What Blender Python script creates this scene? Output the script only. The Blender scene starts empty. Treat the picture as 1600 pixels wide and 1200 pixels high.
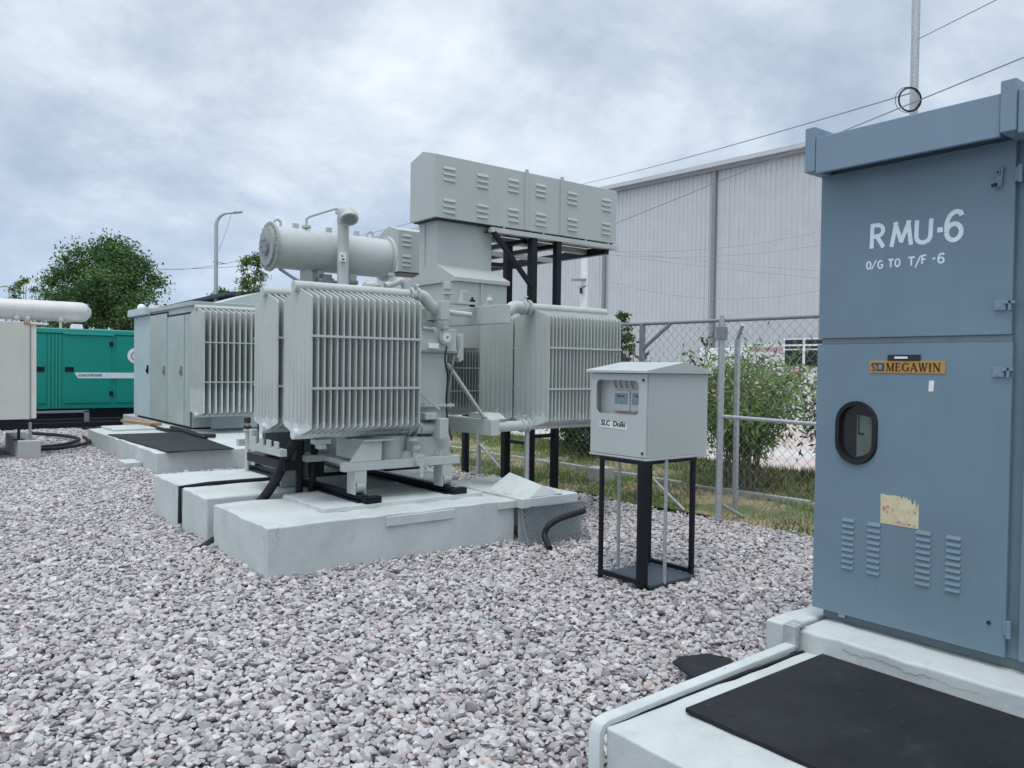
import bpy, bmesh, math, random
import numpy as np
from mathutils import Vector, Matrix, Euler
from math import radians, sin, cos, pi

random.seed(7)
rng = np.random.default_rng(11)
SC = bpy.context.scene
COL = SC.collection

# ------------------------------------------------------------------ camera
H = 1.5
FPX = 1237.1
YAW, PITCH, ROLL = radians(38.097), radians(1.214), radians(0.761)
_f = Vector((sin(YAW) * cos(PITCH), cos(YAW) * cos(PITCH), -sin(PITCH)))
_r = Vector((cos(YAW), -sin(YAW), 0))
_u = _r.cross(_f)
R_ = _r * cos(ROLL) + _u * sin(ROLL)
U_ = -_r * sin(ROLL) + _u * cos(ROLL)
cam = bpy.data.cameras.new('camera')
cam.sensor_width = 36
cam.lens = FPX / 1600 * 36
cam.clip_end = 2000
cam.clip_start = 0.05
co = bpy.data.objects.new('camera', cam)
COL.objects.link(co)
co.matrix_world = Matrix(((R_.x, U_.x, -_f.x, 0), (R_.y, U_.y, -_f.y, 0), (R_.z, U_.z, -_f.z, H), (0, 0, 0, 1)))
SC.camera = co


def ray(x, y):
    return R_ * ((x - 800) / FPX) + U_ * ((600 - y) / FPX) + _f


def at(x, y, X=None, Y=None, Z=None, D=None):
    """survey helper: the real point seen at a photo position on a known plane"""
    d = ray(x, y)
    if X is not None:
        t = X / d.x
    elif Y is not None:
        t = Y / d.y
    elif Z is not None:
        t = (Z - H) / d.z
    else:
        t = D
    return Vector((0, 0, H)) + d * t


def seen(p, mx=120):
    d = Vector(p) - Vector((0, 0, H))
    w = d.dot(_f)
    if w < .3:
        return False
    x = 800 + FPX * d.dot(R_) / w
    y = 600 - FPX * d.dot(U_) / w
    return -mx < x < 1600 + mx and -mx < y < 1200 + mx


# ------------------------------------------------------------------ materials
def new_mat(name):
    m = bpy.data.materials.new(name)
    m.use_nodes = True
    nt = m.node_tree
    for n in list(nt.nodes):
        nt.nodes.remove(n)
    out = nt.nodes.new('ShaderNodeOutputMaterial')
    b = nt.nodes.new('ShaderNodeBsdfPrincipled')
    nt.links.new(b.outputs[0], out.inputs[0])
    return m, nt, b, out


def N(nt, t, **kw):
    n = nt.nodes.new(t)
    for k, v in kw.items():
        setattr(n, k, v)
    return n


def ramp(nt, fac, stops):
    n = nt.nodes.new('ShaderNodeValToRGB')
    e = n.color_ramp.elements
    while len(e) < len(stops):
        e.new(0.5)
    for i, (p, c) in enumerate(stops):
        e[i].position = p
        e[i].color = (*c, 1) if len(c) == 3 else c
    nt.links.new(fac, n.inputs[0])
    return n.outputs[0]


def noise(nt, vec, scale, detail=4, rough=.55, dist=0.0):
    n = nt.nodes.new('ShaderNodeTexNoise')
    n.inputs['Scale'].default_value = scale
    n.inputs['Detail'].default_value = detail
    n.inputs['Roughness'].default_value = rough
    n.inputs['Distortion'].default_value = dist
    if vec is not None:
        nt.links.new(vec, n.inputs['Vector'])
    return n.outputs[0]


def mixc(nt, fac, a, b, mode='MIX'):
    n = nt.nodes.new('ShaderNodeMix')
    n.data_type = 'RGBA'
    n.blend_type = mode
    for sock, v in ((n.inputs[0], fac), (n.inputs[6], a), (n.inputs[7], b)):
        if isinstance(v, (int, float)):
            sock.default_value = v
        elif isinstance(v, tuple):
            sock.default_value = (*v, 1) if len(v) == 3 else v
        else:
            nt.links.new(v, sock)
    return n.outputs[2]


def wpos(nt, sc=(1, 1, 1)):
    g = nt.nodes.new('ShaderNodeNewGeometry')
    if sc == (1, 1, 1):
        return g.outputs['Position']
    m = nt.nodes.new('ShaderNodeMapping')
    m.inputs['Scale'].default_value = sc
    nt.links.new(g.outputs['Position'], m.inputs[0])
    return m.outputs[0]


def bump(nt, b, h, strength, dist=.01):
    n = nt.nodes.new('ShaderNodeBump')
    n.inputs['Strength'].default_value = strength
    n.inputs['Distance'].default_value = dist
    nt.links.new(h, n.inputs['Height'])
    nt.links.new(n.outputs[0], b.inputs['Normal'])


def mul(c, k):
    return tuple(min(1, x * k) for x in c)


def paint(name, col, rough=.45, vary=.12, streak=.12, chips=0.0, metal=0.0, dust=.0, dent=0.0, peel=False):
    m, nt, b, _ = new_mat(name)
    p = wpos(nt)
    n1 = noise(nt, p, 1.7, 5, .6)
    c = ramp(nt, n1, [(.3, mul(col, 1 - vary)), (.7, mul(col, 1 + vary * .7))])
    ps = wpos(nt, (14, 14, .9))
    n2 = noise(nt, ps, 1.0, 5, .65)
    f = ramp(nt, n2, [(.52, (0, 0, 0)), (.78, (streak * 2, streak * 2, streak * 2))])
    c = mixc(nt, f, c, mul(col, .55))
    if dust:
        n4 = noise(nt, p, 5.0, 6, .7)
        fd = ramp(nt, n4, [(.5, (0, 0, 0)), (.75, (dust, dust, dust))])
        c = mixc(nt, fd, c, (.42, .38, .33))
    if chips:
        n3 = noise(nt, p, 22, 6, .7)
        f3 = ramp(nt, n3, [(.66, (0, 0, 0)), (.70, (chips, chips, chips))])
        c = mixc(nt, f3, c, (.62, .66, .65))
    if peel:  # paint worn to primer along the lower rims of the plates
        sp_ = N(nt, 'ShaderNodeSeparateXYZ')
        nt.links.new(p, sp_.inputs[0])
        hz_ = ramp(nt, sp_.outputs[2], [(.90, (.62,) * 3), (.985, (.34,) * 3), (1.0, (.0,) * 3)])
        md_ = N(nt, 'ShaderNodeMath', operation='DIVIDE')
        nt.links.new(sp_.outputs[2], md_.inputs[0])
        md_.inputs[1].default_value = 1.14
        hz_ = ramp(nt, md_.outputs[0], [(.86, (.60,) * 3), (.95, (.42,) * 3), (1.0, (0, 0, 0))])
        ad_ = N(nt, 'ShaderNodeMath', operation='MULTIPLY')
        nt.links.new(hz_, ad_.inputs[0])
        nt.links.new(noise(nt, p, 13, 6, .75), ad_.inputs[1])
        pm = ramp(nt, ad_.outputs[0], [(.235, (0, 0, 0)), (.275, (.75,) * 3)])
        c = mixc(nt, pm, c, (.66, .70, .70))
    nt.links.new(c, b.inputs['Base Color'])
    rr = ramp(nt, noise(nt, p, 9, 5, .6), [(.3, (rough - .08,) * 3), (.7, (rough + .12,) * 3)])
    nt.links.new(rr, b.inputs['Roughness'])
    b.inputs['Metallic'].default_value = metal
    hh = noise(nt, p, 60, 3, .5)
    if dent:
        hb = mixc(nt, .985, hh, noise(nt, p, 2.1, 2, .4))
        bump(nt, b, hb, 1.0, dent)
    else:
        bump(nt, b, hh, .05, .004)
    return m


def concrete(name, col, stain=.25):
    m, nt, b, _ = new_mat(name)
    p = wpos(nt)
    c = ramp(nt, noise(nt, p, 2.3, 7, .65), [(.28, mul(col, .84)), (.55, col), (.8, mul(col, 1.07))])
    f = ramp(nt, noise(nt, p, 6.5, 8, .72, .4), [(.53, (0, 0, 0)), (.72, (stain,) * 3)])
    c = mixc(nt, f, c, mul(col, .55))
    pits = ramp(nt, noise(nt, p, 38, 2, .5), [(.735, (0, 0, 0)), (.765, (.6,) * 3)])
    c = mixc(nt, pits, c, (.16, .17, .17))
    cr = N(nt, 'ShaderNodeTexVoronoi', feature='DISTANCE_TO_EDGE')
    cr.inputs['Scale'].default_value = 1.1
    wv = mixc(nt, .12, p, N(nt, 'ShaderNodeTexNoise').outputs['Color'])
    nt.links.new(wv, cr.inputs['Vector'])
    msk = ramp(nt, noise(nt, p, 1.1, 2), [(.52, (0, 0, 0)), (.6, (1, 1, 1))])
    crk = ramp(nt, cr.outputs['Distance'], [(.0, (.5,) * 3), (.006, (0, 0, 0))])
    c = mixc(nt, mixc(nt, 1.0, crk, msk, 'MULTIPLY'), c, (.2, .2, .2))
    nt.links.new(c, b.inputs['Base Color'])
    b.inputs['Roughness'].default_value = .78
    h = mixc(nt, .5, noise(nt, p, 30, 6, .6), noise(nt, p, 5, 4, .6))
    bump(nt, b, h, .35, .012)
    return m


def plain(name, col, rough=.6, metal=0.0, vary=.15, nsc=8, bstr=.1, spec=.5):
    m, nt, b, _ = new_mat(name)
    p = wpos(nt)
    n = noise(nt, p, nsc, 5, .6)
    nt.links.new(ramp(nt, n, [(.3, mul(col, 1 - vary)), (.7, mul(col, 1 + vary))]), b.inputs['Base Color'])
    b.inputs['Roughness'].default_value = rough
    b.inputs['Metallic'].default_value = metal
    b.inputs['Specular IOR Level'].default_value = spec
    if bstr:
        bump(nt, b, noise(nt, p, nsc * 5, 4, .6), bstr, .006)
    return m


def leafmat(name, c0, c1, c2, nsc=1.2):
    m, nt, b, _ = new_mat(name)
    g = nt.nodes.new('ShaderNodeNewGeometry')
    c = ramp(nt, g.outputs['Random Per Island'], [(.0, c0), (.55, c1), (1, c2)])
    n = noise(nt, g.outputs['Position'], nsc, 3, .5)
    c = mixc(nt, 1.0, c, ramp(nt, n, [(.35, (.6, .62, .6)), (.65, (1.3, 1.3, 1.15))]), 'MULTIPLY')
    nt.links.new(c, b.inputs['Base Color'])
    b.inputs['Roughness'].default_value = .55
    b.inputs['Specular IOR Level'].default_value = .25
    tr = nt.nodes.new('ShaderNodeBsdfTranslucent')
    nt.links.new(c, tr.inputs[0])
    ad = nt.nodes.new('ShaderNodeMixShader')
    ad.inputs[0].default_value = .25
    nt.links.new(b.outputs[0], ad.inputs[1])
    nt.links.new(tr.outputs[0], ad.inputs[2])
    nt.links.new(ad.outputs[0], _.inputs[0])
    return m


GREY = (.475, .51, .487)
M = dict(
    grey=paint('grey_transformer_paint', GREY, .45, .11, .17, .14, dust=.16),
    fin=paint('grey_radiator_paint', (.475, .51, .485), .48, .10, .16, .18, dust=.12, peel=True),
    greyworn=paint('worn_grey_green_paint', (.41, .48, .455), .5, .10, .10, .5),
    greyblue=paint('pale_blue_grey_paint', (.48, .59, .60), .5, .08, .08, .2),
    duct=paint('duct_grey_paint', (.445, .478, .455), .5, .06, .05),
    box=paint('meter_box_paint', (.465, .505, .488), .4, .04, .03),
    blue=paint('blue_grey_cabinet_paint', (.160, .240, .295), .34, .07, .05, dent=.02),
    bluecap=paint('blue_grey_canopy_paint', (.19, .268, .338), .38, .05, .05),
    bluedark=paint('blue_grey_base_paint', (.16, .20, .22), .55, .1, .2),
    teal=paint('teal_generator_paint', (.0, .265, .215), .38, .08, .05),
    tealdark=paint('teal_generator_trim', (.015, .31, .25), .4, .06, .05),
    beige=paint('beige_canopy_paint', (.58, .59, .52), .5, .06, .06),
    cream=paint('cream_trim_paint', (.72, .70, .64), .5, .06, .06),
    silver=paint('silver_silencer_paint', (.62, .60, .58), .42, .08, .10, metal=.2),
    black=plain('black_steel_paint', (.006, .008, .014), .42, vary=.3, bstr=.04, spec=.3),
    rubber=plain('black_rubber', (.012, .013, .016), .6, vary=.25, bstr=.2, spec=.35),
    dark=plain('dark_gap', (.010, .011, .012), .8, bstr=0),
    galv=plain('galvanised_steel', (.46, .48, .49), .45, .55, .18, 30, .08),
    wire=plain('galvanised_wire', (.27, .28, .29), .5, .4, .1, 30, 0),
    conc=concrete('painted_concrete', (.535, .578, .565), .34),
    concgrey=concrete('raw_concrete', (.42, .43, .42), .35),
    white=plain('white_paint', (.78, .80, .80), .5, vary=.05, bstr=.03),
    textw=plain('white_lettering_paint', (.70, .80, .86), .55, vary=.05, bstr=0),
    gold=plain('brass_nameplate', (.48, .27, .07), .42, .2, .12, 40, .02),
    brown=plain('dark_brown_lettering', (.045, .018, .008), .6, bstr=0),
    slate=plain('slate_blue_print', (.05, .065, .08), .6, bstr=0),
    ink=plain('black_ink', (.02, .02, .025), .7, bstr=0),
    paper=plain('white_label_paper', (.72, .72, .70), .7, vary=.06, bstr=.02),
    lcd=plain('meter_face_blue', (.20, .32, .36), .3, vary=.25, nsc=40, bstr=0),
    meterbody=plain('meter_body_cream', (.62, .60, .57), .5, vary=.1, bstr=0),
    wood=plain('bare_timber', (.36, .23, .13), .8, vary=.3, nsc=14, bstr=.3),
    bark=plain('bark', (.10, .075, .055), .9, vary=.4, nsc=12, bstr=.5),
    stem=plain('pale_stem', (.22, .19, .14), .85, vary=.3, nsc=14, bstr=.3),
    roofdark=plain('dark_sheet_roof', (.05, .065, .085), .5, vary=.15),
    clad=paint('warehouse_cladding_paint', (.545, .56, .575), .45, .05, .10),
    trim=plain('grey_steel_trim', (.25, .265, .28), .5, .2, .1),
    plaster=plain('white_plaster', (.74, .75, .77), .85, vary=.06, nsc=3, bstr=.1),
    pinkish=plain('faded_red_stripe', (.62, .42, .42), .8, vary=.12),
    leaf_big=leafmat('broad_tree_leaves', (.05, .11, .042), (.092, .18, .068), (.17, .27, .10), .45),
    leaf_lt=leafmat('light_tree_leaves', (.07, .125, .028), (.115, .19, .042), (.17, .25, .07), 1.0),
    leaf_ol=leafmat('oleander_leaves', (.10, .175, .055), (.19, .29, .10), (.31, .39, .18), 2.0),
    leaf_dk=leafmat('dark_shrub_leaves', (.02, .05, .016), (.04, .085, .025), (.07, .12, .04), 3.0),
    leaf_cy=leafmat('conifer_leaves', (.03, .075, .018), (.06, .12, .03), (.10, .17, .05), 3.0),
    pink=plain('pink_petals', (.60, .31, .30), .6, vary=.25, bstr=0),
    whitepetal=plain('white_petals', (.80, .80, .72), .6, vary=.1, bstr=0),
    glassbulb=plain('lamp_lens', (.5, .5, .5), .2, bstr=0),
)

# rubber mat with dust scuffs
m, nt, b, _ = new_mat('dusty_rubber_mat')
p = wpos(nt)
c = ramp(nt, noise(nt, p, 3, 6, .7), [(.3, (.008, .009, .011)), (.58, (.016, .018, .021)), (.8, (.04, .042, .044))])
sc = ramp(nt, noise(nt, p, 24, 7, .8), [(.63, (0, 0, 0)), (.72, (.55,) * 3)])
c = mixc(nt, sc, c, (.22, .22, .21))
nt.links.new(c, b.inputs['Base Color'])
b.inputs['Roughness'].default_value = .62
b.inputs['Specular IOR Level'].default_value = .3
bump(nt, b, noise(nt, p, 90, 3), .15, .004)
M['mat'] = m

# window glass
m, nt, b, out = new_mat('viewing_glass')
tr = nt.nodes.new('ShaderNodeBsdfTransparent')
tr.inputs[0].default_value = (.9, .92, .93, 1)
gl = nt.nodes.new('ShaderNodeBsdfGlossy')
gl.inputs['Roughness'].default_value = .04
fr = nt.nodes.new('ShaderNodeLayerWeight')
fr.inputs[0].default_value = .12
mx = nt.nodes.new('ShaderNodeMixShader')
nt.links.new(fr.outputs['Facing'], mx.inputs[0])
nt.links.new(tr.outputs[0], mx.inputs[1])
nt.links.new(gl.outputs[0], mx.inputs[2])
nt.links.new(mx.outputs[0], out.inputs[0])
M['glass'] = m
M['darkglass'] = plain('dark_window_glass', (.015, .018, .02), .12, vary=.2, bstr=0)

# warning sticker, faded and torn
m, nt, b, _ = new_mat('faded_sticker')
p = wpos(nt)
c = ramp(nt, noise(nt, p, 26, 5, .7), [(.3, (.52, .40, .24)), (.5, (.62, .56, .36)), (.75, (.66, .66, .52))])
nt.links.new(c, b.inputs['Base Color'])
b.inputs['Roughness'].default_value = .8
M['sticker'] = m
M['fadedred'] = plain('faded_red_print', (.50, .31, .22), .8, vary=.35, nsc=60, bstr=0)

# gravel stone
m, nt, b, _ = new_mat('crushed_stone')
oi = nt.nodes.new('ShaderNodeObjectInfo')
tc = nt.nodes.new('ShaderNodeTexCoord')
c = ramp(nt, oi.outputs['Random'], [(.0, (.20, .192, .196)), (.10, (.335, .318, .32)), (.45, (.45, .43, .43)),
                                    (.78, (.53, .508, .506)), (.94, (.63, .61, .60)), (.965, (.56, .43, .40)), (1, (.36, .41, .405))])
c = mixc(nt, 1.0, c, ramp(nt, noise(nt, tc.outputs['Object'], 2.2, 5, .7), [(.3, (.78, .78, .79)), (.7, (1.14, 1.13, 1.12))]), 'MULTIPLY')
nt.links.new(c, b.inputs['Base Color'])
b.inputs['Roughness'].default_value = .85
b.inputs['Specular IOR Level'].default_value = .25
M['stone'] = m

# soil under the gravel / general ground
m, nt, b, _ = new_mat('gravel_bed')
p = wpos(nt)
c = ramp(nt, noise(nt, p, 28, 6, .7), [(.3, (.16, .152, .156)), (.55, (.30, .285, .292)), (.8, (.42, .40, .41))])
nt.links.new(c, b.inputs['Base Color'])
b.inputs['Roughness'].default_value = .9
bump(nt, b, noise(nt, p, 34, 4, .7), .8, .03)
M['bed'] = m

m, nt, b, _ = new_mat('dirt_and_turf')
p = wpos(nt)
c1 = ramp(nt, noise(nt, p, 1.1, 6, .65, .4), [(.38, (.40, .30, .21)), (.47, (.30, .25, .14)), (.54, (.15, .18, .07)), (.75, (.11, .155, .05))])
c = mixc(nt, 1.0, c1, ramp(nt, noise(nt, p, 30, 5, .7), [(.3, (.6,) * 3), (.7, (1.35,) * 3)]), 'MULTIPLY')
nt.links.new(c, b.inputs['Base Color'])
b.inputs['Roughness'].default_value = .95
bump(nt, b, noise(nt, p, 22, 5, .7), .7, .04)
M['turf'] = m

m, nt, b, _ = new_mat('red_and_grey_paving')
p = wpos(nt)
br = nt.nodes.new('ShaderNodeTexBrick')
br.inputs['Scale'].default_value = 2.2
br.inputs['Color1'].default_value = (.50, .40, .36, 1)
br.inputs['Color2'].default_value = (.55, .47, .43, 1)
br.inputs['Mortar'].default_value = (.40, .37, .34, 1)
br.inputs['Mortar Size'].default_value = .02
nt.links.new(p, br.inputs['Vector'])
c = mixc(nt, ramp(nt, noise(nt, p, .35, 4, .6), [(.42, (0, 0, 0)), (.58, (1, 1, 1))]), br.outputs[0], (.55, .53, .50))
nt.links.new(c, b.inputs['Base Color'])
b.inputs['Roughness'].default_value = .9
M['paving'] = m
M['grass'] = leafmat('grass_blades', (.09, .15, .04), (.16, .24, .065), (.33, .32, .15), .9)


# ------------------------------------------------------------------ mesh builder
ORG = {}


class MB:
    def __init__(s):
        s.v, s.f = [], []

    def add(s, vs, fs):
        o = len(s.v)
        s.v += [Vector(p) for p in vs]
        s.f += [tuple(i + o for i in f) for f in fs]
        return s

    def box(s, x0, x1, y0, y1, z0, z1):
        x0, x1 = sorted((x0, x1)); y0, y1 = sorted((y0, y1)); z0, z1 = sorted((z0, z1))
        vs = [(x, y, z) for z in (z0, z1) for y in (y0, y1) for x in (x0, x1)]
        return s.add(vs, [(0, 2, 3, 1), (4, 5, 7, 6), (0, 1, 5, 4), (2, 6, 7, 3), (0, 4, 6, 2), (1, 3, 7, 5)])

    def bar(s, a, b, w, h=None, up=(0, 0, 1)):
        """rectangular bar from a to b"""
        a, b = Vector(a), Vector(b)
        h = h or w
        d = (b - a).normalized()
        upv = Vector(up)
        if abs(d.dot(upv)) > .98:
            upv = Vector((1, 0, 0))
        r = d.cross(upv).normalized()
        u = r.cross(d)
        vs = [p + r * (w / 2) * i + u * (h / 2) * j for p in (a, b) for i, j in ((-1, -1), (1, -1), (1, 1), (-1, 1))]
        return s.add(vs, [(0, 1, 2, 3), (4, 7, 6, 5), (0, 4, 5, 1), (1, 5, 6, 2), (2, 6, 7, 3), (3, 7, 4, 0)])

    def prism(s, poly, ext):
        """poly: planar list of 3d points, extruded by vector ext"""
        n = len(poly)
        ext = Vector(ext)
        a = [Vector(p) for p in poly]
        vs = a + [p + ext for p in a]
        fs = [tuple(range(n - 1, -1, -1)), tuple(range(n, 2 * n))]
        fs += [(i, (i + 1) % n, (i + 1) % n + n, i + n) for i in range(n)]
        return s.add(vs, fs)

    def tube(s, pts, r, n=12, caps=True, r1=None):
        pts = [Vector(p) for p in pts]
        k = len(pts)
        rs = r if isinstance(r, (list, tuple)) else [r + ((r1 if r1 is not None else r) - r) * i / max(1, k - 1) for i in range(k)]
        vs, fs = [], []
        t0 = (pts[1] - pts[0]).normalized()
        up = Vector((0, 0, 1)) if abs(t0.z) < .9 else Vector((1, 0, 0))
        x = t0.cross(up).normalized()
        for i, p in enumerate(pts):
            if i == 0:
                t = t0
            elif i == k - 1:
                t = (pts[i] - pts[i - 1]).normalized()
            else:
                t = ((pts[i + 1] - p).normalized() + (p - pts[i - 1]).normalized())
                t = t.normalized() if t.length > 1e-6 else t0
            x = (x - t * x.dot(t))
            x = x.normalized() if x.length > 1e-6 else t.orthogonal().normalized()
            y = t.cross(x)
            for j in range(n):
                a = 2 * pi * j / n
                vs.append(p + (x * cos(a) + y * sin(a)) * rs[i])
        for i in range(k - 1):
            for j in range(n):
                j2 = (j + 1) % n
                fs.append((i * n + j, i * n + j2, (i + 1) * n + j2, (i + 1) * n + j))
        if caps:
            fs.append(tuple(range(n - 1, -1, -1)))
            fs.append(tuple((k - 1) * n + j for j in range(n)))
        return s.add(vs, fs)

    def ball(s, c, r, sc=(1, 1, 1), seg=16, rings=10):
        c = Vector(c)
        vs = [c + Vector((0, 0, r * sc[2]))]
        for i in range(1, rings):
            th = pi * i / rings
            for j in range(seg):
                a = 2 * pi * j / seg
                vs.append(c + Vector((r * sin(th) * cos(a) * sc[0], r * sin(th) * sin(a) * sc[1], r * cos(th) * sc[2])))
        vs.append(c - Vector((0, 0, r * sc[2])))
        fs = [(0, 1 + j, 1 + (j + 1) % seg) for j in range(seg)]
        for i in range(rings - 2):
            for j in range(seg):
                a, b2 = 1 + i * seg + j, 1 + i * seg + (j + 1) % seg
                fs.append((a, a + seg, b2 + seg, b2))
        l = len(vs) - 1
        o = 1 + (rings - 2) * seg
        fs += [(l, o + (j + 1) % seg, o + j) for j in range(seg)]
        return s.add(vs, fs)

    def build(s, name, mat, parent=None, bevel=0.0, smooth=True, ang=38, seg=2):
        org = ORG.get(parent.name, Vector((0, 0, 0))) if parent else Vector((0, 0, 0))
        me = bpy.data.meshes.new(name)
        me.from_pydata([tuple(p - org) for p in s.v], [], s.f)
        me.update()
        bm = bmesh.new()
        bm.from_mesh(me)
        bmesh.ops.recalc_face_normals(bm, faces=bm.faces)
        bm.to_mesh(me)
        bm.free()
        if smooth:
            me.polygons.foreach_set('use_smooth', [True] * len(me.polygons))
            me.set_sharp_from_angle(angle=radians(ang))
        me.materials.append(M[mat] if isinstance(mat, str) else mat)
        o = bpy.data.objects.new(name, me)
        COL.objects.link(o)
        if parent:
            o.parent = parent
            ORG[o.name] = org
        else:
            ORG[o.name] = Vector((0, 0, 0))
        if bevel:
            mod = o.modifiers.new('bevel', 'BEVEL')
            mod.width = bevel
            mod.segments = seg
            mod.limit_method = 'ANGLE'
            mod.angle_limit = radians(40)
            mod.harden_normals = True
        return o


def fast_mesh(name, verts, faces, mat, parent=None, smooth=False):
    org = ORG.get(parent.name, Vector((0, 0, 0))) if parent else Vector((0, 0, 0))
    verts = np.asarray(verts, np.float32) - np.array(org, np.float32)
    faces = np.asarray(faces, np.int32)
    me = bpy.data.meshes.new(name)
    k = faces.shape[1]
    me.vertices.add(len(verts)); me.vertices.foreach_set('co', verts.ravel())
    me.loops.add(faces.size); me.loops.foreach_set('vertex_index', faces.ravel())
    me.polygons.add(len(faces))
    me.polygons.foreach_set('loop_start', np.arange(len(faces), dtype=np.int32) * k)
    me.update(calc_edges=True)
    me.validate()
    if smooth:
        me.polygons.foreach_set('use_smooth', [True] * len(me.polygons))
    me.materials.append(M[mat])
    o = bpy.data.objects.new(name, me)
    COL.objects.link(o)
    if parent:
        o.parent = parent
        ORG[o.name] = org
    return o


def tag(o, label, cat, group=None):
    o['label'] = label
    o['category'] = cat
    if group:
        o['group'] = group
    return o


def thing(name, loc, label, cat, group=None):
    o = bpy.data.objects.new(name, None)
    o.empty_display_size = .2
    o.location = loc
    COL.objects.link(o)
    ORG[o.name] = Vector(loc)
    return tag(o, label, cat, group)


def structure(o):
    o['kind'] = 'structure'
    return o


def stuff(o):
    o['kind'] = 'stuff'
    return o


def text_mb(txt, size, mat3, bold=0.0, shear=0.0, extrude=.0012, spacing=1.0, xscale=1.0):
    """lettering as a thin mesh; mat3 = (origin, right vector, up vector)"""
    cu = bpy.data.curves.new('lettering', 'FONT')
    cu.body = txt
    cu.size = size
    cu.offset = bold
    cu.shear = shear
    cu.extrude = extrude
    cu.space_character = spacing
    cu.resolution_u = 6
    ob = bpy.data.objects.new('lettering_tmp', cu)
    COL.objects.link(ob)
    bpy.context.view_layer.update()
    me = bpy.data.meshes.new_from_object(ob.evaluated_get(bpy.context.evaluated_depsgraph_get()))
    o, r, u = (Vector(q) for q in mat3)
    n = r.cross(u)
    mb = MB()
    mb.add([o + r * v.co.x * xscale + u * v.co.y + n * v.co.z for v in me.vertices], [tuple(q.vertices) for q in me.polygons])
    w = max(v.co.x for v in me.vertices) * xscale if len(me.vertices) else 0
    bpy.data.objects.remove(ob)
    bpy.data.curves.remove(cu)
    bpy.data.meshes.remove(me)
    return mb, w


def arc(c, a0, a1, r, u, v, n=8):
    c, u, v = Vector(c), Vector(u), Vector(v)
    return [c + u * r * cos(a0 + (a1 - a0) * i / n) + v * r * sin(a0 + (a1 - a0) * i / n) for i in range(n + 1)]


def curve_pts(pts, n=8):
    """Catmull-Rom through the points"""
    P = [Vector(p) for p in pts]
    P = [P[0] * 2 - P[1]] + P + [P[-1] * 2 - P[-2]]
    out = []
    for i in range(1, len(P) - 2):
        for k in range(n):
            t = k / n
            a, b_, c_, d = P[i - 1], P[i], P[i + 1], P[i + 2]
            out.append(.5 * (2 * b_ + (c_ - a) * t + (2 * a - 5 * b_ + 4 * c_ - d) * t * t + (3 * b_ - a - 3 * c_ + d) * t ** 3))
    out.append(P[-2])
    return out



M['grime'] = paint('grimy_end_plate', (.36, .385, .37), .6, .2, .3, .25)
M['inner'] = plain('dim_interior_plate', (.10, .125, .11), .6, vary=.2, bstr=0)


def ribbon(mb, pts, t, to3, lift=0.0):
    """flat brush stroke of width t along 2d points; to3 maps (x, y, lift) to space"""
    P = [Vector((a, b_)) for a, b_ in pts]
    L, R = [], []
    for i, p_ in enumerate(P):
        if i == 0:
            d = (P[1] - P[0]).normalized()
            n_ = Vector((-d.y, d.x)); k = 1
        elif i == len(P) - 1:
            d = (P[-1] - P[-2]).normalized()
            n_ = Vector((-d.y, d.x)); k = 1
        else:
            d0 = (P[i] - P[i - 1]).normalized(); d1 = (P[i + 1] - P[i]).normalized()
            n0 = Vector((-d0.y, d0.x)); n1 = Vector((-d1.y, d1.x))
            n_ = (n0 + n1).normalized(); k = 1 / max(.5, n_.dot(n0))
        L.append(p_ + n_ * t / 2 * k); R.append(p_ - n_ * t / 2 * k)
    n = len(P)
    vs = [to3(q.x, q.y, lift) for q in L] + [to3(q.x, q.y, lift) for q in R]
    mb.add(vs, [(i, i + 1, n + i + 1, n + i) for i in range(n - 1)])


def earc(cx, cy, rx, ry, a0, a1, n=14):
    return [(cx + rx * cos(radians(a0 + (a1 - a0) * i / n)), cy + ry * sin(radians(a0 + (a1 - a0) * i / n))) for i in range(n + 1)]


# hand-lettered glyphs as brush strokes in a unit box (width 1, height 1)
GLY = {
    'R': [[(.12, 0), (.16, 1)], [(.14, .93)] + earc(.45, .70, .43, .23, 80, -80) + [(.16, .47)], [(.5, .45), (.93, 0)]],
    'M': [[(.06, 0), (.26, 1)], [(.2, 1), (.5, .18)], [(.48, .14), (.86, 1)], [(.8, 1), (.95, 0)]],
    'U': [[(.1, 1), (.08, .38)] + earc(.49, .34, .41, .27, 180, 360) + [(.9, .38), (.93, 1)]],
    '-': [[(0, .5), (1, .5)]],
    '6': [[(.93, .82), (.85, .93)] + earc(.62, .50, .54, .47, 70, 180, 10) + [(.09, .33)], earc(.5, .30, .41, .27, 180, 540, 28)],
    'O': [earc(.5, .5, .42, .44, 90, 450, 24)],
    '/': [[(0, -.12), (1, 1.12)]],
    'G': [earc(.52, .5, .43, .44, 48, 300, 18) + [(.88, .18), (.88, .46), (.55, .46)]],
    'T': [[(0, .94), (1, .94)], [(.5, .9), (.47, 0)]],
    'F': [[(.12, 0), (.12, 1)], [(.1, .94), (.9, .94)], [(.1, .52), (.75, .52)]],
}


def paint_glyph(mb, ch, y0, y1, z0, z1, t, X, slope=0.0):
    def to3(x, y, l):
        return Vector((X - l, y0 + (y1 - y0) * x, z0 + (z1 - z0) * y + slope * x))
    # strokes are laid out in metres so that the brush width stays even
    w, h = abs(y1 - y0), z1 - z0
    for i, st in enumerate(GLY[ch]):
        def m3(a, b_, l):
            return to3(a / w, b_ / h, l)
        ribbon(mb, [(a * w, b_ * h) for a, b_ in st], t, m3, .0002 * i)

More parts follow.
